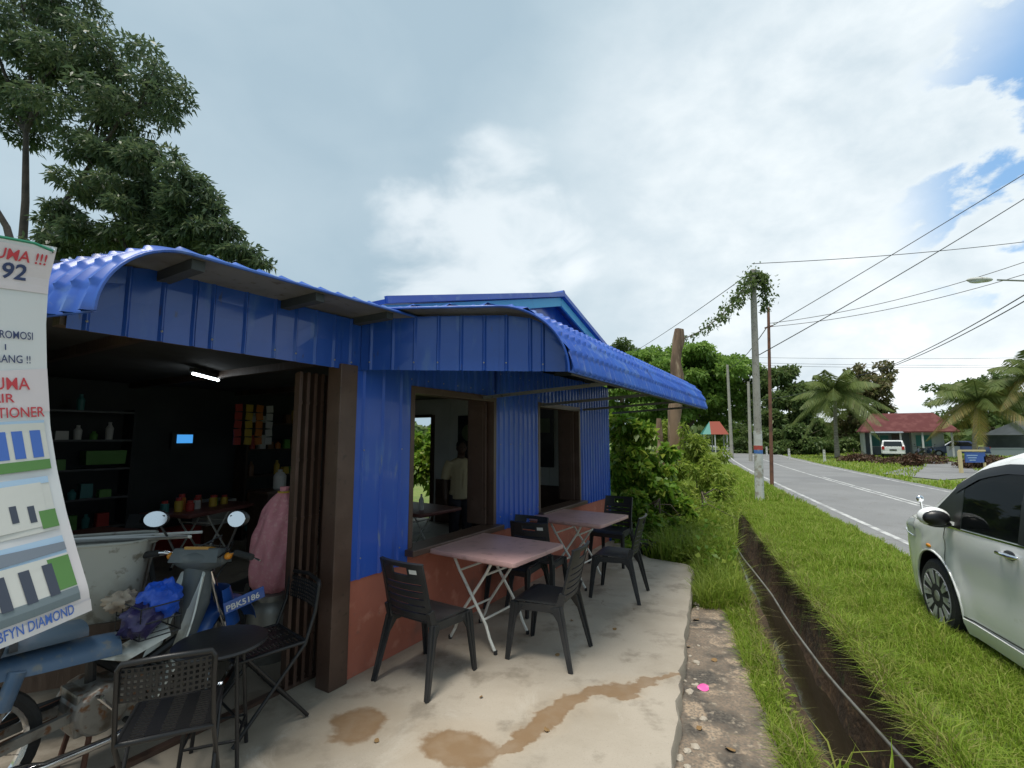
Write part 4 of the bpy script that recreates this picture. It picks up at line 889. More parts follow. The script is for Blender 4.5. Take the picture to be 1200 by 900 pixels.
BIKE_M = Matrix.Translation(bike.location) @ Matrix.Rotation(bike.rotation_euler.z, 4, 'Z')
def lump(name, mt, c, r, label, cat, seed=0, amp=.25):
    def f(u, v):
        a = u * 2 * math.pi; b = (v - .5) * math.pi; d = Vector((math.cos(b) * math.cos(a), math.cos(b) * math.sin(a), math.sin(b)))
        k = 1 + amp * mnoise.noise(d * 2.3 + Vector((seed, 0, 0))) + amp * .6 * mnoise.noise(d * 6 + Vector((0, seed, 0)))
        return (d.x * r[0] * k, d.y * r[1] * k, d.z * r[2] * k)
    m = MB(); m.grid(f, 28, 16); o = m.build(name, mt, None, smooth=60, loc=BIKE_M @ Vector(c)); return tag(o, label, cat)
lump('plastic_bag', 'bag_blue', (.74, -.03, .76), (.10, .10, .10), 'bright blue plastic bag in the motorcycle basket', 'bag', 1, .35)
lump('plastic_bag', 'bag_purple', (.65, -.05, .68), (.08, .12, .085), 'dark purple plastic bag in the motorcycle basket', 'bag', 4, .35)
lump('cloth_rag', 'cloth_beige', (.62, .13, .755), (.09, .07, .05), 'crumpled beige rag over the motorcycle basket', 'cloth', 8, .5)
# dirty tub on the carrier
t = empty('plastic_tub', Vector((-2.50, 2.98, .62)), R(25), 'dirty white plastic tub on a dark bench behind the banner', 'tub')
def tubw(u, v):
    a = u * 2 * math.pi; k = 5; cx_, sy_ = math.cos(a), math.sin(a); q = (abs(cx_) ** k + abs(sy_) ** k) ** (-1 / k); s = .78 + .22 * v
    return (.27 * s * cx_ * q, .20 * s * sy_ * q, .44 * v)
m = MB(); m.grid(lambda u, v: tubw(1 - u, v), 40, 8, .006); m.prism([tubw(i / 40, 0)[:2] for i in range(40)], .0, .006); m.build('body', 'tub_white', t, smooth=50)
m = MB(); m.tube([Vector(tubw(i / 40, 1)) * 1.0 for i in range(41)], .011, 6); m.build('rim', 'tub_white', t, smooth=50)
for s in (-1, 1): m = MB(); m.tube([(s * .262, -.09, .415), (s * .295, -.06, .42), (s * .295, .06, .42), (s * .262, .09, .415)], .009, 6); m.build('handle', 'tub_white', t)
t = empty('dark_bench', (-2.56, 3.0, 0), R(25), 'dark wooden bench under the dirty white tub', 'bench')
m = MB(); m.box((0, 0, .59), (.80, .44, .06)); m.build('top', 'dark_wood', t)
for a in (-1, 1):
    for b in (-1, 1): m = MB(); m.box((a * .35, b * .17, .28), (.06, .06, .56)); m.build('leg', 'dark_wood', t)
m = MB(); m.box((0, -.18, .40), (.66, .03, .20)); m.build('apron', 'dark_wood', t)
hm = Vector((-2.42, 2.96, 1.067))
for q, (dy, rz) in enumerate(((-.06, .05), (.02, -.12), (.07, .1))):
    m = MB(); m.tube([(-.36, 0, .0), (0, 0, .002), (.44, 0, .0)], .010, 6); o = m.build('plastic_pipe', 'p_white' if q else 'aluminium', None, loc=hm + Vector((0, dy, .0)), rot=(0, 0, R(15) + rz)); tag(o, 'thin pale pipe laid across the dirty tub', 'pipe', 'pipes on the tub')
# ------------------------------------------------------------------ hanging banner
def ray(px, py):
    P = math.atan(62 / FPX); x = (px - 600) / FPX; v = -(py - 450) / FPX; return Vector((x, math.cos(P) - math.sin(P) * v, math.sin(P) + math.cos(P) * v))
def at_y(px, py, Y):
    d = ray(px, py); return Vector((0, 0, CAMH)) + d * (Y / d.y)
edge_px = [(67, 290, 1.42), (57, 330, 1.425), (54, 380, 1.43), (55, 430, 1.44), (59, 500, 1.455), (67, 550, 1.465), (78, 600, 1.475), (92, 650, 1.49), (104, 690, 1.50), (107, 715, 1.51)]
EP = [at_y(*e_) for e_ in edge_px]; EV = [i / 9 for i in range(10)]
acc = [0.]
for i in range(9): acc.append(acc[-1] + (EP[i + 1] - EP[i]).length)
BH = acc[-1]
def bpt(s, h, off=0.):
    """banner point: s metres in from the right edge, h metres below the top edge"""
    def raw(s, h):
        h_ = max(0, min(BH, h)); c = Vector([lerp(acc, [e_[k_] for e_ in EP], h_) for k_ in range(3)])
        f = h_ / BH; ang = lerp([0, .5, 1], [R(233), R(240), R(252)], f)
        wav = .012 * math.sin(s * 11 + f * 4) * min(1, s * 4)
        return c + Vector((math.cos(ang) * s + math.sin(ang) * wav, math.sin(ang) * s - math.cos(ang) * wav, -.045 * s * (1 - f) - .14 * s * f + .006 * math.sin(f * 9) * s))
    p = raw(s, h)
    if off:
        n_ = (raw(s + .01, h) - raw(s - .01, h)).cross(raw(s, h + .01) - raw(s, h - .01)); n_.normalize()
        if n_.dot(Vector((0, 0, CAMH)) - p) < 0: n_ = -n_
        p = p + n_ * off
    return p
ban = empty('hanging_banner', bpt(.45, BH), 0, 'white printed vinyl banner with house pictures hanging on green rope', 'banner')
bi = Matrix.Translation(ban.location).inverted()
def bl(s, h, off=0.): return bi @ bpt(s, h, off)
m = MB(); m.grid(lambda u, v: bl(u * .95, v * BH), 40, 60, .0015); m.build('sheet', 'banner_white', ban, smooth=60)
hem = MB(); hem.grid(lambda u, v: bl(u * .95, BH - .035 * v, .003), 30, 2); hem.build('hem', 'banner_white', ban, smooth=60)
def H(py): return lerp([e_[1] for e_ in edge_px], acc, py)
def bq(name, mt, poly, off=.003, parent=ban, sub=4):
    """flat print: quad (s,h)x4 gridded on the sheet"""
    a, b, c, d = poly; m = MB(); m.grid(lambda u, v: bl(*[(a[k] * (1 - u) + b[k] * u) * (1 - v) + (d[k] * (1 - u) + c[k] * u) * v for k in (0, 1)], off), sub, sub); return m.build(name, mt, parent)
def btext(s, right, py, size, mt, wd=None, bold=.015, slope=0):
    h0 = H(py)
    vs_, fs, wdt = text2d(s, size, bold); k_ = (wd / wdt) if wd else 1.; W_ = wdt * k_
    me = bpy.data.meshes.new('lettering'); me.from_pydata([tuple(bl(right + W_ - x * k_, h0 - y + slope * (W_ - x * k_), .005)) for x, y in vs_], [], fs); me.materials.append(MATS[mt]); me.update(); link('lettering', me, ban)
bq('print_band', 'print_pink', [(.0, H(295)), (.95, H(295)), (.95, H(345)), (.0, H(345))], .002, sub=6)
btext('PERCUMA !!!', .016, 313, .046, 'print_red', .185, .015); btext('92', .050, 334, .066, 'print_navy', .052, .02)
btext('PROMOSI', .030, 400, .032, 'print_navy', .078, .008); btext('I', .086, 413, .024, 'print_navy', None, .008); btext('SEKARANG !!', .036, 427, .032, 'print_navy', .12, .008)
btext('PERCUMA', .040, 457, .050, 'print_red', .155, .008); btext('AIR', .074, 471, .036, 'print_red', .05, .008); btext('CONDITIONER', .012, 488, .042, 'print_red', .19, .008)
bq('print_dash', 'print_navy', [(.10, H(368)), (.12, H(368)), (.12, H(371)), (.10, H(371))])
bq('print_band', 'print_pink', [(.0, H(432)), (.2, H(440)), (.2, H(486)), (.0, H(482))], .002)
def picture(y0, y1, s0, s1, kind):
    h0, h1 = H(y0), H(y1) if y1 < 715 else BH; dh = h1 - h0; L = s1 - s0
    q = lambda n_, mt, a, b, c, d, off: bq(n_, mt, [(s0 + a * L, h0 + c * dh), (s0 + b * L, h0 + c * dh), (s0 + b * L, h0 + d * dh), (s0 + a * L, h0 + d * dh)], off, pic)
    pic = bq('house_picture', 'print_sky' if kind != 2 else 'print_wall', [(s0, h0), (s1, h0), (s1, h1), (s0, h1)], .003)
    if kind == 1:
        q('print_wall', 'print_sky', .0, .6, .12, .75, .0045); q('print_wall', 'print_wall', .0, .3, .05, .8, .005)
        for a in (.03, .13, .22): q('print_window', 'print_blue', a, a + .06, .2, .75, .006)
        q('print_lawn', 'print_grass', 0, 1, .8, 1, .0055)
    elif kind == 2:
        q('print_roof', 'print_sky', .0, 1, .0, .12, .004); q('print_gable', 'print_wall', .05, .5, .1, .9, .005); q('print_door', 'print_yellow', .35, .48, .55, .92, .006); q('print_window', 'print_dark', .12, .16, .5, .8, .006); q('print_window', 'print_dark', .22, .26, .45, .75, .006); q('print_bush', 'print_grass', 0, .1, .62, .95, .0055)
    else:
        bq('print_roof', 'print_roof', [(s0, h0 + .10 * dh), (s1, h0 + .0 * dh), (s1, h0 + .28 * dh), (s0, h0 + .22 * dh)], .005, pic); q('print_wall', 'print_wall', .0, 1, .27, .86, .0045)
        for a in (.10, .22, .34, .48, .6): q('print_window', 'print_dark', a, a + .055, .36, .82, .006)
        q('print_drive', 'print_drive', 0, 1, .8, 1, .0055); q('print_hedge', 'print_grass', .0, .12, .3, .78, .0055)
picture(492, 548, .014, .40, 1); picture(556, 616, .026, .40, 2); picture(624, 697, .026, .45, 3)
btext('BFYN DIAMOND', .045, 710, .040, 'print_blue', .165, .008)
for s_, h_ in ((.012, .012),):
    e_ = MB(); e_.lathe([(.006, -.002), (.011, -.002), (.011, .002), (.006, .002)], 12, bl(s_, h_), 'y'); e_.build('eyelet', 'chrome', ban)
# sign post outside the frame that carries the rope, and the rope itself
tp = bpt(.98, 0); post_x, post_y = tp.x - .05, tp.y - .06
t = empty('banner_post', (post_x, post_y, 0), 0, 'thin rust-brown steel post holding the banner rope', 'post'); m = MB(); m.tube([(0, 0, 0), (0, 0, 2.75)], .024, 10); m.build('shaft', 'rust_pole', t, smooth=40); m = MB(); m.box((0, 0, .006), (.16, .16, .012)); m.build('base_plate', 'rust_pole', t)
e0 = bpt(.012, .012); lip = bw(-1.675, -.30, 2.19)
m = MB(); mid = bpt(.12, -.04); m.tube([e0, bpt(.05, -.012), mid, bpt(.5, -.20), (post_x, post_y, tp.z + .35)], .0045, 6)
tag(m.build('green_rope', 'green_rope'), 'thin green rope tied to the top corner of the banner', 'rope')
# rusty yellow box
t = empty('rusty_box', (-2.06, 1.68, 0), R(28), 'rusty yellow steel box with brown top in the lower corner', 'box')
m = MB(); m.box((0, 0, .29), (.42, .34, .56)); m.build('body', 'rusty_yellow', t, bevel=.008); m = MB(); m.box((0, 0, .588), (.44, .36, .03)); m.build('top', 'rusty_top', t, bevel=.006)
for a in (-1, 1):
    for b in (-1, 1): m = MB(); m.box((a * .18, b * .14, .006), (.05, .05, .014)); m.build('foot', 'rusty_top', t)
# ------------------------------------------------------------------ the white van (local x forward, y left, z up)
VL = 4.9
van = empty('white_van', (0, 0, 0), 0, 'white people carrier with alloy wheels parked on the grass verge', 'van')
vd = Vector((.333, 1, 0)).normalized(); vn = Vector((-vd.y, vd.x, 0))
FX, WRV, HWV = 4.00, .335, .915                 # front axle from the tail, wheel radius, half width
front_hub = Vector((3.97, 4.66, GZ + .03))
van.location = front_hub - vd * FX - vn * HWV; van.rotation_euler = (0, 0, math.atan2(vd.y, vd.x)); van.location.z = GZ + .02
def roof_z(x): return lerp([0, .12, .5, 2.2, 3.0, 3.35, 3.62, 4.00, 4.25, 4.55, 4.76, 4.86, 4.90], [1.10, 1.62, 1.80, 1.84, 1.80, 1.71, 1.57, 1.32, 1.17, 1.125, 1.06, .92, .55], x)
def half_w(x, z):
    zr = roof_z(x); b = HWV * lerp([0, .15, .6, 3.6, 4.2, 4.6, 4.8, 4.9], [.86, .95, 1., 1., .985, .945, .88, .80], x)
    tz = lerp([.16, .26, .45, .78, .98, 1.05, 1.35, 1.65, 1.9], [.93, .965, .985, 1.0, .995, .985, .93, .84, .75], z)
    crease = .012 * math.exp(-((z - .92 - .02 * (4 - x)) / .035) ** 2) - .016 * math.exp(-((z - .62) / .13) ** 2) * (1 if 1 < x < 3.6 else 0)
    fl = .018 * math.exp(-(((x - FX) ** 2 + (z - WRV) ** 2) ** .5 - .43) ** 2 / .006) + .018 * math.exp(-(((x - 1.0) ** 2 + (z - WRV) ** 2) ** .5 - .43) ** 2 / .006)
    w_ = b * tz + crease + fl
    cap = max(0, (z - (zr - .22)) / .22)         # round into the roof / bonnet
    if cap > 0: w_ *= math.sqrt(max(0, 1 - min(1, cap) ** 2.6))
    return w_
def vs_pt(x, z, s, off=0.): return Vector((x, s * (half_w(x, z) + off), z))
xs = list(np.concatenate([np.linspace(0, .6, 9), np.linspace(.68, 3.3, 38), np.linspace(3.36, 4.9, 36)]))
zb = [.0, .03, .07, .12, .18, .24, .30, .36, .42, .48, .54, .60, .66, .72, .76, .80, .84, .87, .90, .925, .95, .97, .985, .995, 1.0]
bmv = []; nzv = len(zb)
def sect(x):
    zr = roof_z(x); z0 = lerp([0, .2, 4.5, 4.9], [.28, .18, .17, .26], x); pts_ = [vs_pt(x, z0 + (zr - z0) * k_, 1) for k_ in zb]
    pts_[-1] = Vector((x, 0, zr)); return pts_
vb = MB(); ring = []
for x in xs:
    s_ = sect(x); full = [Vector((p.x, -p.y, p.z)) for p in s_[:-1]] + [s_[-1]] + list(reversed(s_[:-1])); ring.append(full)
k_ = len(ring[0]); vb.v = [tuple(p) for r_ in ring for p in r_]
vb.f = [(i * k_ + j, i * k_ + (j + 1) % k_, (i + 1) * k_ + (j + 1) % k_, (i + 1) * k_ + j) for i in range(len(xs) - 1) for j in range(k_)] + [tuple(range(k_)), tuple((len(xs) - 1) * k_ + j for j in reversed(range(k_)))]
vb.mi = [0] * len(vb.f)
body = vb.build('body', ['van_white', 'black_trim'], van, smooth=35)
def win_front(x):     # front side window lower / upper edge
    return lerp([2.55, 4.05], [1.06, 1.02], x), min(roof_z(x) - .20, lerp([2.55, 3.0, 3.3, 3.62, 4.05], [1.60, 1.585, 1.53, 1.37, 1.06], x))
def win_rear(x): return 1.07, lerp([.5, .8, 2.5], [1.50, 1.60, 1.61], x)
def window_poly(x0, x1, wf, n_=14):
    xs_ = [x0 + (x1 - x0) * i / n_ for i in range(n_ + 1)]; return [(x, wf(x)[0]) for x in xs_] + [(x, wf(x)[1]) for x in reversed(xs_)]
cut = MB()
for x0, x1, wf in ((2.78, 3.50, win_front),): cut.prism(window_poly(x0, x1, wf), -1.2, 1.2, lambda x, z, h: (x, h, z))
for hx in (FX, 1.0):
    for s in (-1, 1):
        poly = [(hx + .405 * math.cos(a), WRV + .405 * math.sin(a)) for a in [2 * math.pi * i / 36 for i in range(36)]]
        cut.prism(poly, s * .56, s * 1.2, lambda x, z, h: (x, h, z))
co = cut.build('cutter', 'black_trim')
co.matrix_world = Matrix.Translation(van.location) @ Matrix.Rotation(van.rotation_euler.z, 4, 'Z')
bpy.context.view_layer.update()
md = body.modifiers.new('b', 'BOOLEAN'); md.operation = 'DIFFERENCE'; md.solver = 'EXACT'; md.object = co
try: md.material_mode = 'TRANSFER'
except Exception: pass
apply_mods(body); bpy.data.objects.remove(co)
smooth_by_angle(body.data, 35)
gm_ = mat('van_glass', (.02, .024, .024), .03, spec=.8); tnt = gm_.node_tree; pb = tnt.nodes['Principled BSDF']; trn = tnt.nodes.new('ShaderNodeBsdfTransparent'); trn.inputs[0].default_value = (.45, .52, .50, 1); ms_ = tnt.nodes.new('ShaderNodeMixShader'); ms_.inputs[0].default_value = .72
tnt.links.new(pb.outputs[0], ms_.inputs[1]); tnt.links.new(trn.outputs[0], ms_.inputs[2]); tnt.links.new(ms_.outputs[0], tnt.nodes['Material Output'].inputs[0])
def strip_on(name, mt, x0, x1, lo, hi, s, off, parent, nx=24, nz_=6, th=0):
    m = MB(); m.grid(lambda u, v: vs_pt(x0 + (x1 - x0) * u, lo(x0 + (x1 - x0) * u) + (hi(x0 + (x1 - x0) * u) - lo(x0 + (x1 - x0) * u)) * v, s, off), nx, nz_, th); return m.build(name, mt, parent, smooth=50)
for s in (1, -1):
    # dark surround from the A pillar back, glass, belt chrome
    strip_on('window_surround', 'black_trim', 3.50, 4.06, lambda x: win_front(x)[0] - .01, lambda x: max(win_front(x)[0] - .005, win_front(x)[1] - .005), s, .004, body)
    strip_on('pillar_trim', 'black_trim', 2.62, 2.78, lambda x: 1.05, lambda x: 1.61, s, .005, body, 4)
    strip_on('rain_visor', 'black_trim', 2.60, 3.62, lambda x: win_front(x)[1] - .055, lambda x: win_front(x)[1] + .02, s, .010, body, 24, 3)
    w1 = strip_on('side_window', 'van_glass', 2.76, 3.52, lambda x: win_front(x)[0] - .004, lambda x: win_front(x)[1] + .004, s, .0015, van)
    strip_on('side_window', 'tint_glass', .55, 2.58, lambda x: win_rear(x)[0], lambda x: win_rear(x)[1], s, .004, van)
    strip_on('belt_moulding', 'chrome', .55, 3.98, lambda x: win_front(max(2.55, x))[0] - .022, lambda x: win_front(max(2.55, x))[0] - .008, s, .006, body, 30, 1)
    def seam(pts_, w__=.010):
        m = MB()
        P_ = [vs_pt(x, z, s, .0035) for x, z in pts_]
        for i in range(len(P_) - 1):
            d = (P_[i + 1] - P_[i]).normalized(); sd_ = d.cross(Vector((0, s, 0))).normalized() * w__ / 2; m.add([P_[i] - sd_, P_[i] + sd_, P_[i + 1] + sd_, P_[i + 1] - sd_], [(0, 1, 2, 3)])
        m.build('door_seam', 'black_trim', body)
    seam([(2.68, z) for z in np.linspace(.30, 1.05, 14)]); seam([(3.70 + .06 * math.sin((z - .3) * 3), z) for z in np.linspace(.34, 1.02, 14)]); seam([(x, .30 + .02 * math.sin(x)) for x in np.linspace(1.5, 3.66, 26)]); seam([(1.45 + .0 * z, z) for z in np.linspace(.75, 1.05, 6)]); seam([(x, .985) for x in np.linspace(4.02, 4.62, 12)], .005)
    for hx in (2.76, 2.42):
        hb = vs_pt(hx, .955, s, .0); m = MB(); m.tube([hb + Vector((-.0, s * .004, 0)), hb + Vector((.03, s * .035, .004)), hb + Vector((.17, s * .035, .004)), hb + Vector((.20, s * .004, 0))], [.012, .016, .016, .012], 8); h_ = m.build('door_handle', 'chrome', van, smooth=50)
        m = MB(); m.ball(vs_pt(hx + .1, .955, s, -.006), (.075, .012, .035), 14, 7); m.build('handle_cup', 'black_trim', h_, smooth=60)
    # skirt and arch lips
    strip_on('side_skirt', 'van_white', 1.44, 3.56, lambda x: .165, lambda x: .285, s, .014, body, 20, 3, .01)
    for hx in (FX, 1.0):
        m = MB(); m.tube([vs_pt(hx + .41 * math.cos(a), WRV + .41 * math.sin(a), s, .0) for a in [R(-14 + 208 * i / 24) for i in range(25)]], .010, 6); m.build('arch_lip', 'van_white', body, smooth=60)
        # wheel
        wm_ = MB(); yc = s * (HWV - .115); wprof = [(.225, -.11), (.30, -.108), (.328, -.085), (.335, -.04), (.335, .04), (.328, .085), (.30, .108), (.225, .11)]
        wm_.lathe(wprof, 40, (hx, yc, WRV), 'y'); wh = wm_.build('wheel', 'rubber', van, smooth=35)
        rm = MB(); rm.lathe([(.232, s * .113), (.236, s * .108), (.225, s * .085), (.21, s * .03), (.0, s * .03)], 36, (hx, yc, WRV), 'y', False); rm.build('rim', 'alloy_dark', wh, smooth=40)
        sp = MB()
        for q in range(10):
            a0 = 2 * math.pi * q / 10
            for da in (-.10, .10):
                c_ = lambda r_, a, y_: Vector((hx + r_ * math.cos(a), yc + s * y_, WRV + r_ * math.sin(a)))
                sp.bar(c_(.05, a0, .092), c_(.226, a0 + da, .108), .024, .026, up=(0, 1, 0), w2=.030)
        sp.lathe([(.0, s * .112), (.048, s * .112), (.056, s * .10), (.056, s * .05)], 18, (hx, yc, WRV), 'y', False); sp.lathe([(.224, s * .09), (.228, s * .114), (.238, s * .116), (.240, s * .10)], 40, (hx, yc, WRV), 'y', False); sp.build('alloy_spokes', 'alloy', wh, smooth=35)
    # mirror
    mb_ = vs_pt(3.62, 1.055, s, 0); m = MB(); m.ball(mb_ + Vector((.02, s * .13, .05)), (.075, .12, .085), 18, 10); m.bar(mb_ + Vector((0, 0, 0)), mb_ + Vector((.01, s * .08, .02)), .05, .03); mr_ = m.build('wing_mirror', 'van_white', van, smooth=60)
    m = MB(); m.ball(mb_ + Vector((-.03, s * .13, .045)), (.05, .10, .068), 18, 10); m.ball(mb_ + Vector((.005, s * .10, -.005)), (.05, .10, .035), 14, 8); m.build('mirror_shell', 'black_trim', mr_, smooth=60)
    # headlamp wraps round the corner
    m = MB(); m.grid(lambda u, v: vs_pt(4.40 + .42 * u, .80 + .03 * u + (.985 - .05 * u - .80 - .03 * u) * v * (1 - .0 * u), s, .004), 14, 4); m.build('headlamp', 'lamp_glass', van, smooth=60)
    m = MB(); m.tube([vs_pt(4.42 + .40 * u_, .80 + .03 * u_, s, .006) for u_ in np.linspace(0, 1, 9)], .006, 6); m.build('lamp_trim', 'chrome', van, smooth=60)
    m = MB(); m.ball(vs_pt(4.05, .78, s, .0), (.05, .008, .018), 10, 6); m.build('side_marker', 'orange_lamp', van, smooth=60)
# windscreen, bonnet mirror, grille, interior
m = MB(); m.grid(lambda u, v: (3.60 + .62 * v, (u - .5) * 2 * (half_w(3.60 + .62 * v, roof_z(3.60 + .62 * v) - .16) - .19), roof_z(3.60 + .62 * v) + .004 - .055 * ((u - .5) * 2) ** 2 - .03 * abs((u - .5) * 2) ** 8), 20, 10); m.build('windscreen', 'tint_glass', van, smooth=60)
m = MB(); m.ball((4.50, HWV - .14, 1.17), (.018, .035, .035), 12, 8); m.tube([(4.52, HWV - .16, 1.04), (4.50, HWV - .14, 1.16)], .010, 6); m.build('parking_mirror', 'chrome', van, smooth=60)
m = MB(); m.box((4.885, 0, .62), (.05, 1.15, .30)); m.build('grille', 'chrome', van, bevel=.01)
m = MB(); m.box((4.86, 0, .34), (.1, .9, .10)); m.build('lower_grille', 'black_trim', van)
m = MB(); m.box((.02, 0, .55), (.10, 1.45, .30)); m.build('rear_bumper', 'van_white', van, bevel=.03)
for s in (-1, 1): m = MB(); m.box((.04, s * .72, 1.1), (.10, .14, .42)); m.build('tail_lamp', 'red_lamp', van, bevel=.02)
for s in (-1, 1):
    m = MB(); m.box((2.72, s * .40, 1.05), (.14, .46, .34), (0, -.15, 0)); m.ball((2.66, s * .40, 1.32), (.05, .13, .09), 12, 8); m.build('front_seat', 'black_plastic', van, bevel=.03)
m = MB(); m.tube([(3.22 + .03 * math.cos(a), -.40 + .18 * math.cos(a), 1.08 + .17 * math.sin(a)) for a in [i * math.pi / 10 for i in range(21)]], .013, 6); m.build('steering_wheel', 'black_trim', van, smooth=60)
# ------------------------------------------------------------------ poles, lamp, wires
def px_at(px, py, Y): return at_y(px, py, Y)
def pole(name, x, y, h, r0, r1, mt, label, cat='pole', group=None, lean=(0, 0)):
    t = empty(name, (x, y, GZ - .05), 0, label, cat, group); m = MB(); m.tube([(0, 0, -.2), (lean[0] * .5, lean[1] * .5, h / 2), (lean[0], lean[1], h + .05)], [r0, (r0 + r1) / 2, r1], 14); m.build('shaft', mt, t, smooth=50); return t
PX, PY = 6.83, 13.45
t = pole('utility_pole', PX, PY, 6.62, .112, .078, 'pole_concrete', 'concrete utility pole with white base and creeper at its top', lean=(.17, 0))
m = MB(); m.tube([(0, 0, .0), (.052, 0, 2.05)], [.117, .109], 16, False); m.build('white_base', 'pole_white', t, smooth=50)
m = MB(); m.tube([(.039, 0, 1.52), (.042, 0, 1.64)], [.1150, .1145], 16, False); m.build('red_band', 'red_paint', t, smooth=50); m = MB(); m.tube([(.036, 0, 1.42), (.039, 0, 1.52)], [.1155, .1150], 16, False); m.build('blue_band', 'blue_band', t, smooth=50)
m = MB(); m.ball((.17, 0, 6.67), (.085, .085, .06), 12, 6); m.build('cap', 'pole_concrete', t, smooth=50)
t = pole('steel_pole', 9.72, 18.2, 5.15 + 1.7, .068, .05, 'rust_pole', 'slim rust-brown steel pole at the road edge', lean=(.28, 0))
m = MB(); m.bar((.23, -.3, 6.1), (.27, .3, 6.15), .05, .05); m.build('cross_arm', 'rust_pole', t)
pole('utility_pole', *px_at(856, 500, 42)[:2], 8.2, .15, .10, 'pole_concrete', 'weathered pole in front of the big dome-shaped tree', lean=(0, 0))
pole('utility_pole', *px_at(877.5, 500, 36)[:2], 6.0, .13, .09, 'pole_concrete', 'short grey pole beside the far verge before the trees', lean=(.15, 0))
# lamp post stands outside the frame on the right; only its arm and head reach in
LX, LY = 17.6, 14.2
t = empty('street_lamp', (LX, LY, GZ - .05), 0, 'street lamp with long arm and flat grey head over the road', 'street lamp')
m = MB(); m.tube([(0, 0, -.2), (0, 0, 11.2)], [.15, .09], 14); m.build('shaft', 'pole_concrete', t, smooth=50)
hd = px_at(1146, 328, 14.2); dx = hd.x - LX; hz = hd.z - (GZ - .05)
m = MB(); m.tube([(0, 0, hz - .25), (dx * .4, 0, hz - .05), (dx * .82, 0, hz)], [.03, .028, .026], 8); m.build('arm', 'aluminium', t, smooth=50)
m = MB(); m.ball((dx + .05, 0, hz), (.40, .13, .085), 18, 8); lh = m.build('lamp_head', 'pole_white', t, smooth=60); m = MB(); m.ball((dx - .05, 0, hz - .055), (.22, .10, .05), 14, 7); m.build('lens', 'lamp_glass', lh, smooth=60)
def wire(a, b, sag, r, label, group=None, name='overhead_wire'):
    m = MB(); a = Vector(a); b = Vector(b); m.tube([a.lerp(b, q / 24) - Vector((0, 0, sag * 4 * (q / 24) * (1 - q / 24))) for q in range(25)], r, 5, False); o = m.build(name, 'wire', None, smooth=60); return tag(o, label, 'wire', group)
def along(px, py): return px_at(px, py, LY)        # height on the lamp post for a picture height
def lp(py): v = px_at(1240, py, LY); return Vector((LX, LY, v.z))
BRN = Vector((9.98, 18.2, 0))
def bz(py): return px_at(907, py, 18.2).z
G = 'overhead wires to the street lamp post'
FARP = px_at(856, 432, 42); FP2 = px_at(878, 470, 36)
wire((BRN.x, 18.2, bz(384)), lp(172), .05, .014, 'upper thick wire from the rust-brown pole up to the lamp post', G)
wire((PX + .16, PY, px_at(886, 417, PY).z), lp(198), .10, .014, 'thick wire from the concrete pole rising steeply to the lamp post', G)
wire((PX + .16, PY, px_at(886, 309, PY).z), lp(275), .12, .010, 'thin wire from the creeper-topped pole nearly level across the road', G)
for dz_, pyy in ((0, 283), (4, 299)): wire((BRN.x, 18.2, bz(379 + dz_)), lp(pyy), .35, .011, ('upper' if not dz_ else 'lower') + ' slack wire from the rust-brown pole to the lamp post', G)
hs = px_at(1005, 440, 44)
for q, pyy in enumerate((303, 312)): wire(lp(pyy), hs + Vector((.1 * q, 0, 0)), .55, .022, 'thick paired cable falling from the lamp post towards the palm', G)
wire(hs, FP2, .4, .02, 'cable from the palm to the short grey pole')
wire((BRN.x, 18.2, bz(380)), FARP + Vector((0, 0, .1)), .3, .018, 'wire from the rust-brown pole back to the weathered pole')
for q, yy in enumerate((418, 424, 427)): wire(px_at(840, yy, 95), px_at(1300, yy + (2 if q else -1), 95), .5, .03, 'far level wire across the sky above the palms', 'far level wires')
# dead trunk
tx = px_at(790, 500, 12.2)
t = empty('dead_trunk', (tx.x, tx.y, GZ), 0, 'tall bare sawn-off trunk with peeling bark rising above the awning', 'tree trunk')
def trunk_mesh(pts_, rs, seed, n_=16, amp=.12):
    m = MB(); m.tube(pts_, rs, n_)
    m.v = [tuple(Vector(v) * 1.0 + Vector((mnoise.noise((v[0] * 6 + seed, v[1] * 6, v[2] * 1.6)), mnoise.noise((v[0] * 6, v[1] * 6 + seed, v[2] * 1.6)), 0)) * amp * .35) for v in m.v]; return m
zt = px_at(791, 386, 12.2).z - GZ
trunk_mesh([(-.12 + .02 * q + .03 * math.sin(q * 1.3), 0, -.2 + (zt + .2) * q / 16) for q in range(17)], [.205 - .065 * (q / 16) + .018 * math.sin(q * 2.2) for q in range(17)], 2).build('trunk', 'dead_bark', t, smooth=70)
trunk_mesh([(-.42 + .01 * q, .1, -.2 + 2.5 * q / 8) for q in range(9)], [.13, .12, .12, .11, .11, .10, .10, .09, .06], 5).build('side_trunk', 'dead_bark', t, smooth=70)
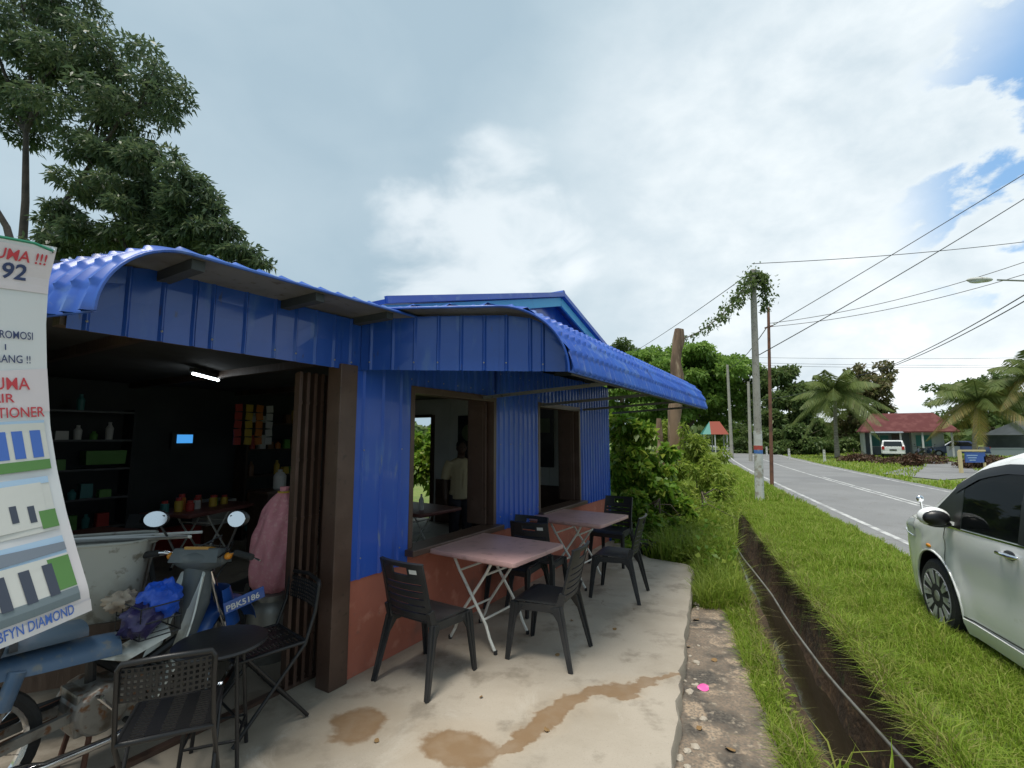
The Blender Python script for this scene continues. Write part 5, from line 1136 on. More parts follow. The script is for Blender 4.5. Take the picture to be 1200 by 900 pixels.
# cables off to the left from the concrete pole
wire((PX + .16, PY, px_at(886, 318, PY).z), px_at(735, 417, 30), .1, .012, 'thin wire from the concrete pole down behind the awning')
vine_a = Vector((PX + .16, PY, px_at(886, 322, PY).z)); vine_b = Vector((tx.x + .2, tx.y, px_at(797, 398, 12.2).z))
def creeper():
    t = empty('creeper_vine', vine_a, 0, 'leafy green creeper drooping from the concrete pole top along a wire', 'vine')
    m = MB(); m.tube([Vector((0, 0, 0)).lerp(vine_b - vine_a, q / 16) - Vector((0, 0, .35 * 4 * (q / 16) * (1 - q / 16))) for q in range(17)], .014, 5); m.build('stem', 'bark', t)
    P = []
    for q in range(900):
        f = rng.beta(.75, 2.2); c = Vector((0, 0, 0)).lerp(vine_b - vine_a, f) - Vector((0, 0, .35 * 4 * f * (1 - f))); sp = .11 * (1 - f) + .035; P.append((c.x + rng.normal(0, sp), c.y + rng.normal(0, sp), c.z + rng.normal(-.06 * (1 - f), sp)))
    for q in range(420):
        f = rng.random(); P.append((rng.normal(.06 + .42 * f, .09), rng.normal(0, .12), .14 - .25 * f - abs(rng.normal(0, .12 + .38 * f))))
    for q in range(260): P.append((rng.normal(.30, .05), rng.normal(0, .08), -rng.random() * 1.1))
    P = np.array(P); D = rng.normal(size=P.shape) + np.array([0, 0, -.5]); leaves('foliage', P, D, rng.uniform(.06, .14, len(P)), rng.uniform(.04, .08, len(P)), 'dark_leaf', t)
creeper()
# ------------------------------------------------------------------ trees
def crown_points(clumps, n, shell=.55):
    """clumps: list of (centre, (rx,ry,rz)); returns points and outward directions"""
    vol = np.array([c[1][0] * c[1][2] for c in clumps]); pk = rng.choice(len(clumps), n, p=vol / vol.sum())
    C = np.array([c[0] for c in clumps])[pk]; Rr = np.array([c[1] for c in clumps])[pk]
    d = unit(rng.normal(size=(n, 3))); r = shell + (1 - shell) * rng.random(n) ** .6; r *= 1 + .12 * rng.normal(size=n)
    return C + d * Rr * r[:, None], d
def tree(name, base, label, clumps, n, lsize, lm, trunk_r, cat='tree', group=None, bark='bark', droop=.3, split=.35, sub=0, subr=.35, ratio=.36):
    t = empty(name, base, 0, label, cat, group); b = Vector(base)
    cl = [((Vector(c) - b), r) for c, r in clumps]; top = sum((c for c, r in cl), Vector()) / len(cl)
    if sub:                                     # break every clump into uneven small ones
        out = []
        for c, r in cl:
            for q in range(sub):
                d = Vector(rng.normal(size=3)).normalized(); k_ = rng.uniform(.45, .95); s_ = rng.uniform(.6, 1.25) * subr
                out.append((c + Vector((d.x * r[0] * k_, d.y * r[1] * k_, d.z * r[2] * k_)), (r[0] * s_, r[1] * s_, r[2] * s_ * .8)))
        limbs = cl; cl = out
    else: limbs = cl
    m = MB(); hz_ = max(.8, top.z * split); fork = Vector((top.x * .3, top.y * .3, hz_))
    m.tube([(0, 0, -.2), (fork.x * .4, fork.y * .4, hz_ * .5), fork], [trunk_r * 1.25, trunk_r, trunk_r * .85], 10)
    prim = [limbs[0][0]]
    while len(prim) < min(3, len(limbs)): prim.append(max((c for c, r in limbs), key=lambda q: min((q - p_).length for p_ in prim)))
    prim = [fork.lerp(p_, .48) + Vector((0, 0, .10 * (p_ - fork).length)) for p_ in prim]
    for p_ in prim: m.tube([fork - Vector((0, 0, trunk_r)), fork.lerp(p_, .5) + Vector((rng.normal(0, .15), rng.normal(0, .15), -.05)), p_], [trunk_r * .8, trunk_r * .62, trunk_r * .45], 8)
    for c, r in limbs:
        st_ = min(prim, key=lambda q: (q - c).length)
        mid = st_.lerp(c, .5) + Vector((rng.normal(0, .2), rng.normal(0, .2), .06 * (c - st_).length)); m.tube([st_, mid, c], [trunk_r * .42, trunk_r * .26, trunk_r * .08], 6)
        for q in range(3):
            d = Vector(rng.normal(size=3)); e_ = c + Vector((d.x * r[0], d.y * r[1], d.z * r[2])) * .42; m.tube([mid.lerp(c, .4 + .2 * q), e_], [trunk_r * .16, trunk_r * .04], 5)
    m.build('trunk', bark, t, smooth=60)
    P, d = crown_points(cl, n); D = d * .7 + rng.normal(size=d.shape) * .7 + np.array([0, 0, -droop]); L = rng.uniform(.7, 1.3, n) * lsize
    leaves('crown', P, D, L, L * ratio, lm, t); return t
def clump(px, py, Y, wpx, hpx, dy=None):
    c = at_y(px, py, Y); k_ = Y / FPX; return (c, (wpx * k_, dy or (wpx * k_), hpx * k_))
# mango tree behind the cafe
mc = [clump(30, 40, 13, 60, 50), clump(90, 60, 13, 62, 55), clump(150, 90, 13, 55, 55), clump(60, 110, 13.5, 65, 45), clump(190, 110, 12.5, 34, 42), clump(110, 140, 12.5, 60, 36), clump(165, 150, 13.5, 45, 30), clump(20, 130, 14, 40, 40), clump(20, -20, 13, 55, 45), clump(75, 0, 13.5, 40, 35), clump(-50, 60, 13.5, 60, 70), clump(-40, -40, 13, 60, 50), clump(-90, 140, 14, 50, 50)]
tree('mango_tree', tuple(at_y(12, 420, 13.2).xy) + (GZ,), 'tall dark mango tree with thick limbs behind the cafe', mc, 31000, .20, 'mango_leaf', .14, split=.5, sub=13, subr=.35, ratio=.29, bark='mango_bark')
mc = [clump(120, 215, 12, 50, 32), clump(180, 205, 12, 50, 34), clump(225, 235, 11.5, 40, 34), clump(165, 260, 12, 50, 34), clump(255, 275, 11.5, 36, 24), clump(215, 285, 12, 40, 24), clump(288, 300, 11.5, 26, 14), clump(110, 285, 12.5, 40, 22), clump(60, 285, 12.5, 30, 18), clump(245, 240, 11.5, 20, 18), clump(100, 178, 12.5, 34, 22), clump(132, 190, 12.2, 30, 22), clump(75, 255, 12.8, 26, 20), clump(305, 308, 11.4, 14, 8)]
tree('mango_tree', tuple(at_y(165, 420, 12).xy) + (GZ,), 'lower dark mango tree leaning over the front awning', mc, 25000, .19, 'mango_leaf', .08, split=.6, sub=11, subr=.37, ratio=.29, bark='mango_bark')
# big rain tree and the wood beyond the awning
rc = [clump(745, 440, 62, 42, 26), clump(790, 432, 62, 50, 30), clump(835, 440, 62, 44, 32), clump(770, 425, 62, 36, 20), clump(812, 420, 62, 36, 18), clump(800, 466, 62, 50, 24), clump(855, 465, 62, 30, 30), clump(755, 475, 62, 36, 22), clump(800, 490, 66, 40, 18), clump(725, 465, 62, 30, 30)]
tree('rain_tree', tuple(at_y(800, 530, 62).xy) + (GZ,), 'huge dome-shaped rain tree with fresh green crown beyond the awning', rc, 60000, .50, 'rain_leaf', .5, split=.3, sub=14, subr=.36, ratio=.65)
tree('broad_tree', tuple(at_y(728, 530, 70).xy) + (GZ,), 'thin-crowned tree just showing above the awning edge', [clump(730, 408, 70, 18, 10), clump(722, 425, 70, 26, 16), clump(745, 425, 70, 20, 14)], 6500, .5, 'dark_leaf', .3, sub=7)
dk = [('dark tree behind the rust-brown pole', [clump(905, 455, 58, 34, 26), clump(895, 490, 56, 34, 34), clump(925, 475, 56, 30, 30), clump(915, 440, 58, 18, 12), clump(900, 515, 54, 34, 18), clump(888, 450, 60, 20, 18), clump(935, 452, 58, 16, 14)], 'dark_leaf', 17000),
      ('dark tree left of the tall palm', [clump(945, 490, 54, 26, 32), clump(935, 515, 50, 30, 20), clump(955, 470, 56, 22, 22)], 'dark_leaf', 7000),
      ('brown-tinged broad tree rising behind the tall palm', [clump(1010, 455, 58, 34, 26), clump(1032, 468, 58, 24, 22), clump(990, 470, 58, 28, 26), clump(1020, 438, 58, 22, 14), clump(1000, 500, 58, 40, 22)], 'brown_leaf', 11000),
      ('dark tree behind the yellowing palm', [clump(1130, 462, 60, 36, 22), clump(1165, 472, 60, 40, 28), clump(1110, 485, 60, 26, 18), clump(1150, 500, 58, 46, 20), clump(1195, 465, 60, 40, 30), clump(1235, 480, 60, 40, 36)], 'dark_leaf', 13000),
      ('dark tree behind the roadside pavilion', [clump(870, 500, 72, 24, 26), clump(845, 490, 74, 24, 30), clump(880, 480, 74, 18, 20)], 'dark_leaf', 6000)]
for lb, cl_, lm, n_ in dk: tree('broad_tree', (sum(c[0].x for c in cl_) / len(cl_), sum(c[0].y for c in cl_) / len(cl_), GZ), lb, cl_, n_, .46, lm, .3, group=None, sub=9, subr=.32, split=.3, ratio=.55)
# low undergrowth filling below the far trees
def shrub(name, base, label, clumps, n, ls, lm, group=None, ratio=.55, sub=6): return tree(name, base, label, clumps, n, ls, lm, .05, 'shrub', group, split=.2, sub=sub, ratio=ratio)
shrub('hedge_shrub', tuple(at_y(900, 525, 52).xy) + (GZ,), 'dark undergrowth at the far road side below the trees', [clump(880, 522, 54, 22, 12), clump(905, 524, 52, 22, 12), clump(930, 524, 50, 24, 11), clump(955, 525, 50, 20, 11)], 6000, .36, 'dark_leaf')
shrub('hedge_shrub', tuple(at_y(1000, 525, 54).xy) + (GZ,), 'dark undergrowth between the tall palm and the red-roofed house', [clump(990, 523, 54, 26, 13), clump(1010, 520, 56, 16, 14)], 4000, .36, 'dark_leaf')
shrub('hedge_shrub', tuple(at_y(845, 520, 66).xy) + (GZ,), 'green roadside shrub by the pavilion', [clump(862, 516, 66, 22, 12), clump(830, 518, 60, 18, 9)], 3500, .3, 'bush_leaf')
# distant wood closing the horizon: reads as one mass
n_ = 26000; az_ = rng.uniform(-1.25, 1.35, n_); ds_ = rng.uniform(150, 230, n_); hh = 5 + 4 * np.array([mnoise.noise((a * 9, 0, 0)) + .6 * mnoise.noise((a * 31, 2, 0)) for a in az_])
P = np.stack([np.sin(az_) * ds_, np.cos(az_) * ds_, GZ + rng.random(n_) ** .8 * np.maximum(2.5, hh)], 1); tag(leaves('distant_wood', P, rng.normal(size=P.shape), rng.uniform(1.6, 3.2, n_), rng.uniform(1.2, 2.2, n_), 'dark_leaf'), 'distant line of dark trees along the horizon', 'trees', kind='stuff')
# ------------------------------------------------------------------ coconut palms: every frond a part
def palm(base, crown, label, nfr, flen, mats_, seed):
    r_ = np.random.default_rng(seed); t = empty('coconut_palm', base, 0, label, 'palm tree', 'coconut palms'); b = Vector(base); c = Vector(crown) - b
    m = MB(); m.tube([(0, 0, -.2), (c.x * .15, c.y * .15, c.z * .35), (c.x * .5, c.y * .5, c.z * .7), c], [.22, .15, .13, .12], 10); m.build('trunk', 'palm_bark', t, smooth=60)
    for q in range(nfr):
        az = 2 * math.pi * (q * .618 % 1) + r_.normal(0, .15); el = R(lerp([0, .4, 1], [75, 30, -38], q / nfr) + r_.normal(0, 6)); L = flen * r_.uniform(.85, 1.1); dr = r_.uniform(.55, .8)
        d0 = Vector((math.cos(az) * math.cos(el), math.sin(az) * math.cos(el), math.sin(el))); hz_ = Vector((math.cos(az), math.sin(az), 0)); side = Vector((-math.sin(az), math.cos(az), 0))
        ctr = [c + d0 * L * f - Vector((0, 0, 1)) * dr * L * f * f * .75 for f in np.linspace(0, 1, 13)]
        m = MB(); m.tube(ctr, [.045 * (1 - .85 * i / 12) for i in range(13)], 4)
        for i in range(1, 12 * 4):
            f = i / 48; k = min(11, int(f * 12)); p = ctr[k].lerp(ctr[k + 1], f * 12 - k); tdir = (ctr[k + 1] - ctr[k]).normalized(); ll = L * .24 * math.sin(math.pi * min(1, .12 + f * .9)) ** .7 + .08
            for s in (-1, 1):
                dd = (side * s * .75 + tdir * .55 + Vector((0, 0, -.45 - .35 * r_.random()))).normalized(); tip = p + dd * ll - Vector((0, 0, .18 * ll)); wv = tdir * .05
                m.add([p - wv * .6, p + wv * .6, p.lerp(tip, .6) + wv * .8, tip, p.lerp(tip, .6) - wv * .5], [(0, 1, 2, 3, 4)])
        m.build('frond', mats_[1] if (q / nfr > .62 and r_.random() < .6) else mats_[0], t)
    m = MB()
    for q in range(7): a = q * .9; m.ball(c + Vector((.22 * math.cos(a), .22 * math.sin(a), -.28 - .06 * (q % 2))), (.11, .11, .14), 8, 6)
    m.build('coconuts', 'palm_leaf', t, smooth=60)
def gnd(px, Y): p = at_y(px, 520, Y); return (p.x, Y, GZ)
palm(gnd(980, 41), at_y(978, 458, 41), 'tall green coconut palm left of the red-roofed house', 26, 4.2, ('palm_leaf', 'palm_leaf'), 3)
palm(gnd(1141, 39), at_y(1146, 468, 39), 'coconut palm with yellowing fronds before the house', 24, 4.1, ('palm_leaf', 'palm_yellow'), 5)
palm(gnd(1215, 37), at_y(1212, 437, 37), 'coconut palm right of the yellowing one, fronds half in view', 22, 3.9, ('palm_leaf', 'palm_yellow'), 9)
# ------------------------------------------------------------------ red-roofed house
HY = 45.; hb = at_y(1067, 520, HY)
house = empty('house', (hb.x, HY, GZ), R(-32), 'low white house with maroon roof and front porch across the road', 'house'); hw = 4.6; house.scale = (.76, .8, 1.)
def hp(name, mt, fn, parent=None, bevel=0): m = MB(); fn(m); return m.build(name, mt, parent or house, bevel=bevel)
hp('wall', 'house_grey', lambda m: m.box((-1.9, 3.9, 1.25), (5.0, .2, 2.5))); hp('wall', 'house_wall', lambda m: m.box((2.0, 2.2, 1.25), (2.9, .2, 2.5))); hp('wall', 'house_wall', lambda m: m.box((3.45, 4.5, 1.25), (.2, 4.8, 2.5))); hp('wall', 'house_wall', lambda m: m.box((-4.4, 4.5, 1.25), (.2, 4.8, 2.5))); hp('wall', 'house_wall', lambda m: m.box((.55, 3.05, 1.25), (.2, 1.7, 2.5)))
rf = hp('roof', 'house_red', lambda m: m.add([(-4.9, -.2, 2.35), (4.7, -.2, 2.35), (4.7, 7.2, 2.35), (-4.9, 7.2, 2.35), (-3.4, 3.0, 4.15), (2.9, 3.0, 4.15)], [(0, 1, 5, 4), (1, 2, 5), (2, 3, 4, 5), (3, 0, 4), (3, 2, 1, 0)]))
hp('eave_board', 'house_red', lambda m: m.box((-.1, -.22, 2.30), (9.6, .04, .12)))
hp('porch_awning', 'house_grey', lambda m: m.box((-2.3, -.5, 2.28), (3.2, 1.2, .05), (R(6), 0, 0)))
for x in (-3.9, -.9, 3.9, 1.2): hp('porch_post', 'house_wall', lambda m: m.box((x, .05, 1.18), (.18, .18, 2.36)))
for x, y, wd, mt in ((-2.6, 3.78, 1.8, 'house_teal'), (1.6, 2.08, 1.5, 'house_teal')):
    w_ = hp('window', mt, lambda m: m.box((x, y, 1.45), (wd, .06, 1.1))); hp('frame', 'house_wall', lambda m: (m.box((x, y - .04, 2.03), (wd + .1, .04, .06)), m.box((x, y - .04, .87), (wd + .1, .04, .06)), m.box((x, y - .04, 1.45), (.05, .04, 1.1))), w_)
dr_ = hp('door', 'brown_paint', lambda m: m.box((-.9, 3.78, 1.05), (.9, .06, 2.1))); hp('handle', 'chrome', lambda m: m.ball((-.58, 3.72, 1.05), .04, 8, 5), dr_)
hp('low_partition', 'house_grey', lambda m: m.box((3.9, .05, .5), (1.2, .1, 1.0)))
# far-right shed roof
sb = at_y(1195, 520, 52); t = empty('shed', (sb.x + 1.5, 52, GZ), 0, 'dark open shed with grey sloping roof behind the blue car', 'shed')
m = MB(); m.bar((-3.2, 0, 2.0), (1.0, 0, 3.6), 5, .08); m.build('roof', 'inner_dark', t); m = MB(); m.box((0, 2.4, 1.2), (6, .15, 2.4)); m.build('wall', 'inner_dark', t)
for x in (-3, 0, 2.8): m = MB(); m.box((x, -2.2, 1.1), (.14, .14, 2.2 + .0)); m.build('post', 'dark_wood', t)
t = empty('garden_wall', tuple(at_y(1165, 520, 47).xy) + (GZ,), 0, 'low grey block wall right of the house', 'wall'); m = MB(); m.box((0, 0, .35), (5.5, .18, .7)); m.build('blockwork', 'house_grey', t); m = MB(); m.box((0, 0, .73), (5.6, .24, .07)); m.build('coping', 'house_grey', t)
# roadside pavilion with red and teal roof
kb = at_y(836, 510, 57); t = empty('roadside_pavilion', (kb.x, 57, GZ), R(-15), 'small pavilion with red and teal hip roof far down the road', 'pavilion'); t.scale = (.62, .62, .85)
m = MB(); m.add([(-2.2, -2.2, 2.5), (2.4, -2.2, 2.5), (2.4, 2.2, 2.5), (-2.2, 2.2, 2.5), (-.6, 0, 4.3), (1.2, 0, 4.3)], [(0, 1, 5, 4), (1, 2, 5), (2, 3, 4, 5), (3, 2, 1, 0)]); m.build('roof', 'roof_red2', t); m = MB(); m.add([(-2.2, -2.2, 2.5), (-2.2, 2.2, 2.5), (-.6, 0, 4.3)], [(0, 1, 2)]); m.add([(-2.2, -2.21, 2.5), (-.7, -2.21, 2.5), (-.6, -.02, 4.31)], [(0, 1, 2)]); m.build('roof_side', 'roof_teal', t)
for x in (-1.9, 0, 2.1):
    for y in (-1.9, 1.9): m = MB(); m.box((x, y, 1.25), (.18, .18, 2.6)); m.build('post', 'house_wall', t)
# ------------------------------------------------------------------ far cars
def far_car(name, loc, rz, paint, label, L, Wd, Hh, cat='car', suv=False):
    t = empty(name, loc, rz, label, cat); hw_ = Wd / 2
    sh = ([(0, .35), (0, .95), (.12, 1.05), (.22, Hh - .12), (.45, Hh), (L * .58, Hh), (L * .72, 1.02), (L - .12, .88), (L, .55), (L, .3)] if suv else [(0, .35), (0, .82), (.1, .92), (.75, .95), (1.25, Hh), (L * .56, Hh), (L * .72, .93), (L - .15, .78), (L, .52), (L, .3)])
    m = MB(); n_ = len(sh)
    rows = []
    for y, k_ in ((-hw_, .0), (-hw_ * .97, 1.), (hw_ * .97, 1.), (hw_, 0.)):
        rows.append([(x, y * (1 - .16 * max(0, z - .95) / (Hh - .95)), z) for x, z in sh])
    m.add([p for r_ in rows for p in r_], [(i * n_ + j, i * n_ + (j + 1) % n_, (i + 1) * n_ + (j + 1) % n_, (i + 1) * n_ + j) for i in range(3) for j in range(n_)] + [tuple(range(n_)), tuple(3 * n_ + j for j in reversed(range(n_)))]); m.build('body', paint, t, bevel=.03, smooth=40)
    zt_, zb_ = Hh - .10, .98
    xb = .14 if suv else .85
    m = MB(); k_ = 1 - .16 * .8
    m.add([(-.015 + (.03 if suv else .70), -hw_ * .80, zb_ + .03), (-.015 + (.03 if suv else .70), hw_ * .80, zb_ + .03), ((.20 if suv else 1.16), hw_ * .72, zt_), ((.20 if suv else 1.16), -hw_ * .72, zt_)], [(0, 1, 2, 3)]); m.v = [(v[0] - .02, v[1], v[2] + .01) for v in m.v]; m.build('rear_window', 'tint_glass', t)
    for s in (-1, 1):
        yb, yt = s * (hw_ * (1 - .16 * .05) + .012), s * (hw_ * (1 - .16 * .85) + .012); x0, x1 = (.35, L * .66) if suv else (1.05, L * .66)
        m = MB(); m.add([(x0 - .1, yb, zb_ + .02), (x1, yb, zb_ + .02), (x1 - (.4 if suv else .45), yt, zt_), (x0 + (.1 if suv else .3), yt, zt_)], [(0, 1, 2, 3)]); m.build('side_window', 'tint_glass', t)
        for x in (.75, L - .85): m = MB(); m.lathe([(.18, -.09), (.30, -.09), (.31, -.06), (.31, .06), (.30, .09), (.18, .09)], 20, (x, s * (hw_ - .07), .31), 'y'); wh = m.build('wheel', 'rubber', t, smooth=40); m = MB(); m.lathe([(0, .092 * s), (.17, .092 * s), (.18, .07 * s)], 16, (x, s * (hw_ - .07), .31), 'y', False); m.build('rim', 'alloy', wh)
        m = MB(); m.box((-.005, s * (hw_ - .14), .85), (.04, .2, .16 if not suv else .3)); m.build('tail_lamp', 'red_lamp', t); m = MB(); m.box((L - .03, s * (hw_ - .22), .72), (.08, .3, .12)); m.build('headlamp', 'lamp_glass', t)
    m = MB(); m.box((-.02, 0, .68), (.02, .5, .12)); m.build('number_plate', 'black_trim', t); m = MB(); m.box((.0, 0, .42), (.10, Wd * .9, .16)); m.build('bumper', paint, t, bevel=.02)
    return t
p = at_y(1046, 520, 42.5); far_car('white_car', (p.x, 42.5, GZ + .01), R(52), 'car_white', 'small white hatchback parked before the red-roofed house', 3.7, 1.66, 1.52, suv=True)
p = at_y(1158, 520, 43.5); far_car('blue_car', (p.x, 43.5, GZ + .01), R(142), 'car_blue', 'dark blue saloon car parked right of the house', 4.3, 1.7, 1.45)
def scooter(px, Y, rz, mt, label):
    p = at_y(px, 520, Y); t = empty('parked_scooter', (p.x, Y, GZ), rz, label, 'motorcycle', 'motorcycles by the house')
    for x in (0, 1.2): m = MB(); m.lathe([(.16, -.04), (.27, -.04), (.28, 0), (.27, .04), (.16, .04)], 18, (x, 0, .28), 'y'); m.build('wheel', 'rubber', t)
    m = MB(); m.tube([(-.3, 0, .72), (.2, 0, .68), (.5, 0, .5), (.8, 0, .4), (.95, 0, .75)], [.08, .12, .11, .09, .08], 8); m.build('body', mt, t, smooth=50); m = MB(); m.box((.1, 0, .80), (.6, .22, .08)); m.build('seat', 'black_plastic', t, bevel=.02)
    m = MB(); m.tube([(1.2, 0, .28), (.95, 0, .95)], .03, 6); m.tube([(.92, -.33, 1.0), (.95, 0, .96), (.92, .33, 1.0)], .02, 6); m.build('handlebar', 'black_metal', t)
    for s in (-1, 1): m = MB(); m.tube([(.93, s * .2, 1.0), (.9, s * .25, 1.12)], .008, 5); m.ball((.9, s * .26, 1.16), (.02, .06, .04), 8, 6); m.build('mirror', 'black_plastic', t)
    m = MB(); m.tube([(.45, .1, .3), (.4, .22, 0)], .012, 5); m.tube([(.45, -.1, .3), (.4, -.22, 0)], .012, 5); m.build('stand', 'black_metal', t)
scooter(1094, 42.5, R(60), 'car_blue', 'small blue motorcycle parked under the house porch'); scooter(1082, 43, R(75), 'print_dark', 'small black motorcycle parked under the house porch beside the blue one')
# blue direction sign in the verge
sp_ = at_y(1141, 549, 24.5); t = empty('blue_sign', (sp_.x, 24.5, GZ), 0, 'blue board sign on cream frame across the road', 'sign'); k_ = 24.5 / FPX
m = MB(); m.box((-.64, 0, .55), (.12, .12, 1.15)); m.build('post', 'sign_cream', t); m = MB(); m.box((.0, 0, 1.14), (1.28, .13, .08)); m.build('post_beam', 'sign_cream', t); m = MB(); m.box((.12, -.01, .80), (1.0, .06, .52)); m.build('board', 'sign_blue', t); m = MB(); m.box((.58, 0, .4), (.08, .08, .9)); m.build('post', 'sign_cream', t)
m = MB(); [m.box((-.05 + .0 * q, -.043, .90 - .12 * q), (.55 - .12 * q, .006, .035)) for q in range(3)]; m.build('faded_lettering', 'print_sky', t)
for px_, Y_ in ((924, 38.), (965, 35.), (898, 46.)):
    p = at_y(px_, 520, Y_); t = empty('marker_post', (p.x, Y_, GZ), 0, 'short white marker post in the far verge', 'post', 'marker posts along the far verge'); m = MB(); m.box((0, 0, .42), (.13, .13, .9), None, (.85, .85)); m.build('shaft', 'pole_white', t); m = MB(); m.box((0, 0, .89), (.10, .10, .04)); m.build('cap', 'pole_white', t)
# cut-brush heaps across the road
for px_, py_, Y_, wp, hp_, lb in ((1068, 543, 33, 34, 7, 'long heap of brown cut brush across the road'), (1010, 540, 36, 26, 6, 'low heap of dry brush near the tall palm'), (1070, 538, 30, 12, 8, 'round clump of brown cut brush before the house'), (1165, 544, 28, 34, 9, 'heap of brown cut brush behind the blue sign')):
    c, r_ = clump(px_, py_, Y_, wp, hp_); tree('brush_heap', (c.x, c.y, GZ), lb, [((c.x, c.y, GZ + r_[2] * .6), (r_[0], r_[0] * .5, r_[2]))], 2600, .22, 'dry_brush', .03, 'brush heap', split=.2, sub=10, subr=.4, ratio=.3)
# ------------------------------------------------------------------ bushes behind the patio
def bush(name, label, clumps, n, ls, lm, ratio=.62, sub=8, subr=.36):
    b = (sum(c[0].x for c in clumps) / len(clumps), sum(c[0].y for c in clumps) / len(clumps), GZ); return tree(name, b, label, clumps, n, ls, lm, .016, 'bush', None, split=.25, sub=sub, subr=subr, droop=.5, ratio=ratio)
bush('leafy_bush', 'glossy green bush growing against the end of the cafe wall', [clump(735, 505, 9.2, 22, 26), clump(755, 530, 9.0, 28, 32), clump(730, 560, 9.2, 26, 34), clump(765, 575, 8.8, 26, 30), clump(740, 600, 8.6, 28, 26), clump(775, 545, 9.4, 20, 26), clump(722, 530, 9.6, 16, 40)], 7200, .135, 'bush_leaf')
bush('leafy_bush', 'low spreading bush with broad leaves beside the patio end', [clump(775, 620, 8.0, 22, 18), clump(745, 632, 8.1, 20, 14), clump(800, 610, 8.6, 20, 20)], 2200, .13, 'bush_leaf')
bush('weedy_bush', 'feathery yellow-green bush beside the dead trunk', [clump(810, 530, 11.5, 18, 36), clump(825, 560, 11.2, 24, 30), clump(800, 570, 11, 22, 28), clump(845, 570, 12, 18, 20), clump(835, 535, 12.5, 14, 22), clump(780, 515, 12.8, 14, 22)], 7000, .12, 'weed_leaf', ratio=.3)
bush('leafy_bush', 'bright green bush outside the cafe back doorway', [(bw(6.3, 4.3, 1.0), (.6, .6, .9)), (bw(6.5, 4.7, 1.5), (.6, .6, .8)), (bw(6.3, 5.0, .8), (.5, .5, .7)), (bw(6.4, 4.0, 1.6), (.5, .5, .5)), (bw(6.6, 5.2, 1.5), (.5, .5, .5))], 6500, .15, 'bush_leaf')
t = empty('lean_to', bw(8.6, 4.4, 0), TH, 'small red-roofed lean-to behind the leafy doorway', 'shed'); m = MB(); m.box((0, 0, 2.32), (1.5, 3.4, .05), (0, R(12), 0)); m.build('roof', 'roof_red2', t)
for y in (-1.5, 1.5): m = MB(); m.box((.2, y, 1.13), (.1, .1, 2.3)); m.build('post', 'dark_wood', t)
# creeping plants along the slab end: broad leaves near the ground
def scatter_stuff(name, label, P, ls, lm, ratio, up=.6):
    D = rng.normal(size=P.shape) * np.array([1, 1, .4]) + np.array([0, 0, up]); o = leaves(name, P, D, rng.uniform(.7, 1.3, len(P)) * ls, rng.uniform(.7, 1.3, len(P)) * ls * ratio, lm); return tag(o, label, 'plants', kind='stuff')
def ground_z(x, y): return GZ + nz(x, y, .7, .03)
P = []
while len(P) < 5200:
    y = rng.uniform(6.2, 10.5); x = rng.uniform(1.6, XD(y) - .36)
    if x < .81 + .405 * (y - 2.64) + .06 and y < 7.05: continue
    P.append((x, y, GZ + abs(rng.normal(0, .13)) * (1 + .8 * (y - 6) / 4)))
scatter_stuff('ground_creeper', 'broad-leaved green creeper covering the ground past the patio', np.array(P), .10, 'bush_leaf', .6)
# ------------------------------------------------------------------ grass
def region(n, y0, y1, lo, hi, power=1.):
    u = rng.random(n) ** power; y = y0 + (y1 - y0) * u; a = np.array([lo(q) for q in y]); b = np.array([hi(q) for q in y]); x = a + (b - a) * rng.random(n); return x, y
def gz_arr(x, y, xd, xr):
    f = np.clip((x - xd - .4) / np.maximum(.3, xr - .5 - xd - .4), 0, 1); return GZ + .07 * np.sin(math.pi * f) * (f > 0) - .015
def verge_z(x, y):
    xd = np.array([XD(q) for q in y]); xr = np.array([XR(q) for q in y]); return gz_arr(x, y, xd, xr)
def tuft(x, y, k, s):                  # clumping: keep probability from noise
    return np.array([.5 + .5 * mnoise.noise((a * k, b * k, s)) for a, b in zip(x, y)])
def grass_patch(name, label, n, y0, y1, lo, hi, h, wd, lm='grass_blade', power=1., lean=.6, thin=.25):
    x, y = region(n, y0, y1, lo, hi, power); k = tuft(x, y, 2.3, 1.); keep = rng.random(n) < np.clip(k * 1.5 + thin, 0, 1); x, y, k = x[keep], y[keep], k[keep]
    H_ = h * rng.uniform(.5, 1.25, len(x)) * (.65 + .7 * k); o = blades(name, np.stack([x, y, verge_z(x, y)], 1), H_, wd * rng.uniform(.7, 1.3, len(x)), lm, lean); return tag(o, label, 'grass', kind='stuff')
vlo = lambda y: XD(y) + .38; vhi = lambda y: XR(y) - .42 + .18 * mnoise.noise((y * 1.7, 0, 0)) + .08 * mnoise.noise((y * 6, 4, 0))
grass_patch('verge_grass', 'bright green mown grass on the verge beside the ditch', 78000, 1.6, 6.0, vlo, vhi, .12, .0068, power=1.15, lean=.8)
grass_patch('verge_grass', 'bright green grass on the verge around the concrete pole', 52000, 6.0, 13.0, vlo, vhi, .12, .011, power=1.1)
grass_patch('verge_grass', 'far strip of grass along the road edge', 22000, 13.0, 30., lambda y: XD(y) - .4, lambda y: XR(y) - .40, .16, .028)
grass_patch('ditch_bank_grass', 'strip of longer grass between old slab and ditch', 17000, 2.2, 6.3, lambda y: 1.56 + .30 * (y - 2.99) - .02, lambda y: XD(y) - .38, .12, .0065, lean=.7)
grass_patch('ditch_bank_grass', 'dense grass at the far ditch bank by the patio corner', 26000, 5.2, 9.5, lambda y: max(2.0, .86 + .405 * (y - 2.64)) if y < 6.6 else 2.1 + .25 * (y - 6.6), lambda y: XD(y) - .38, .19, .009, lean=.65)
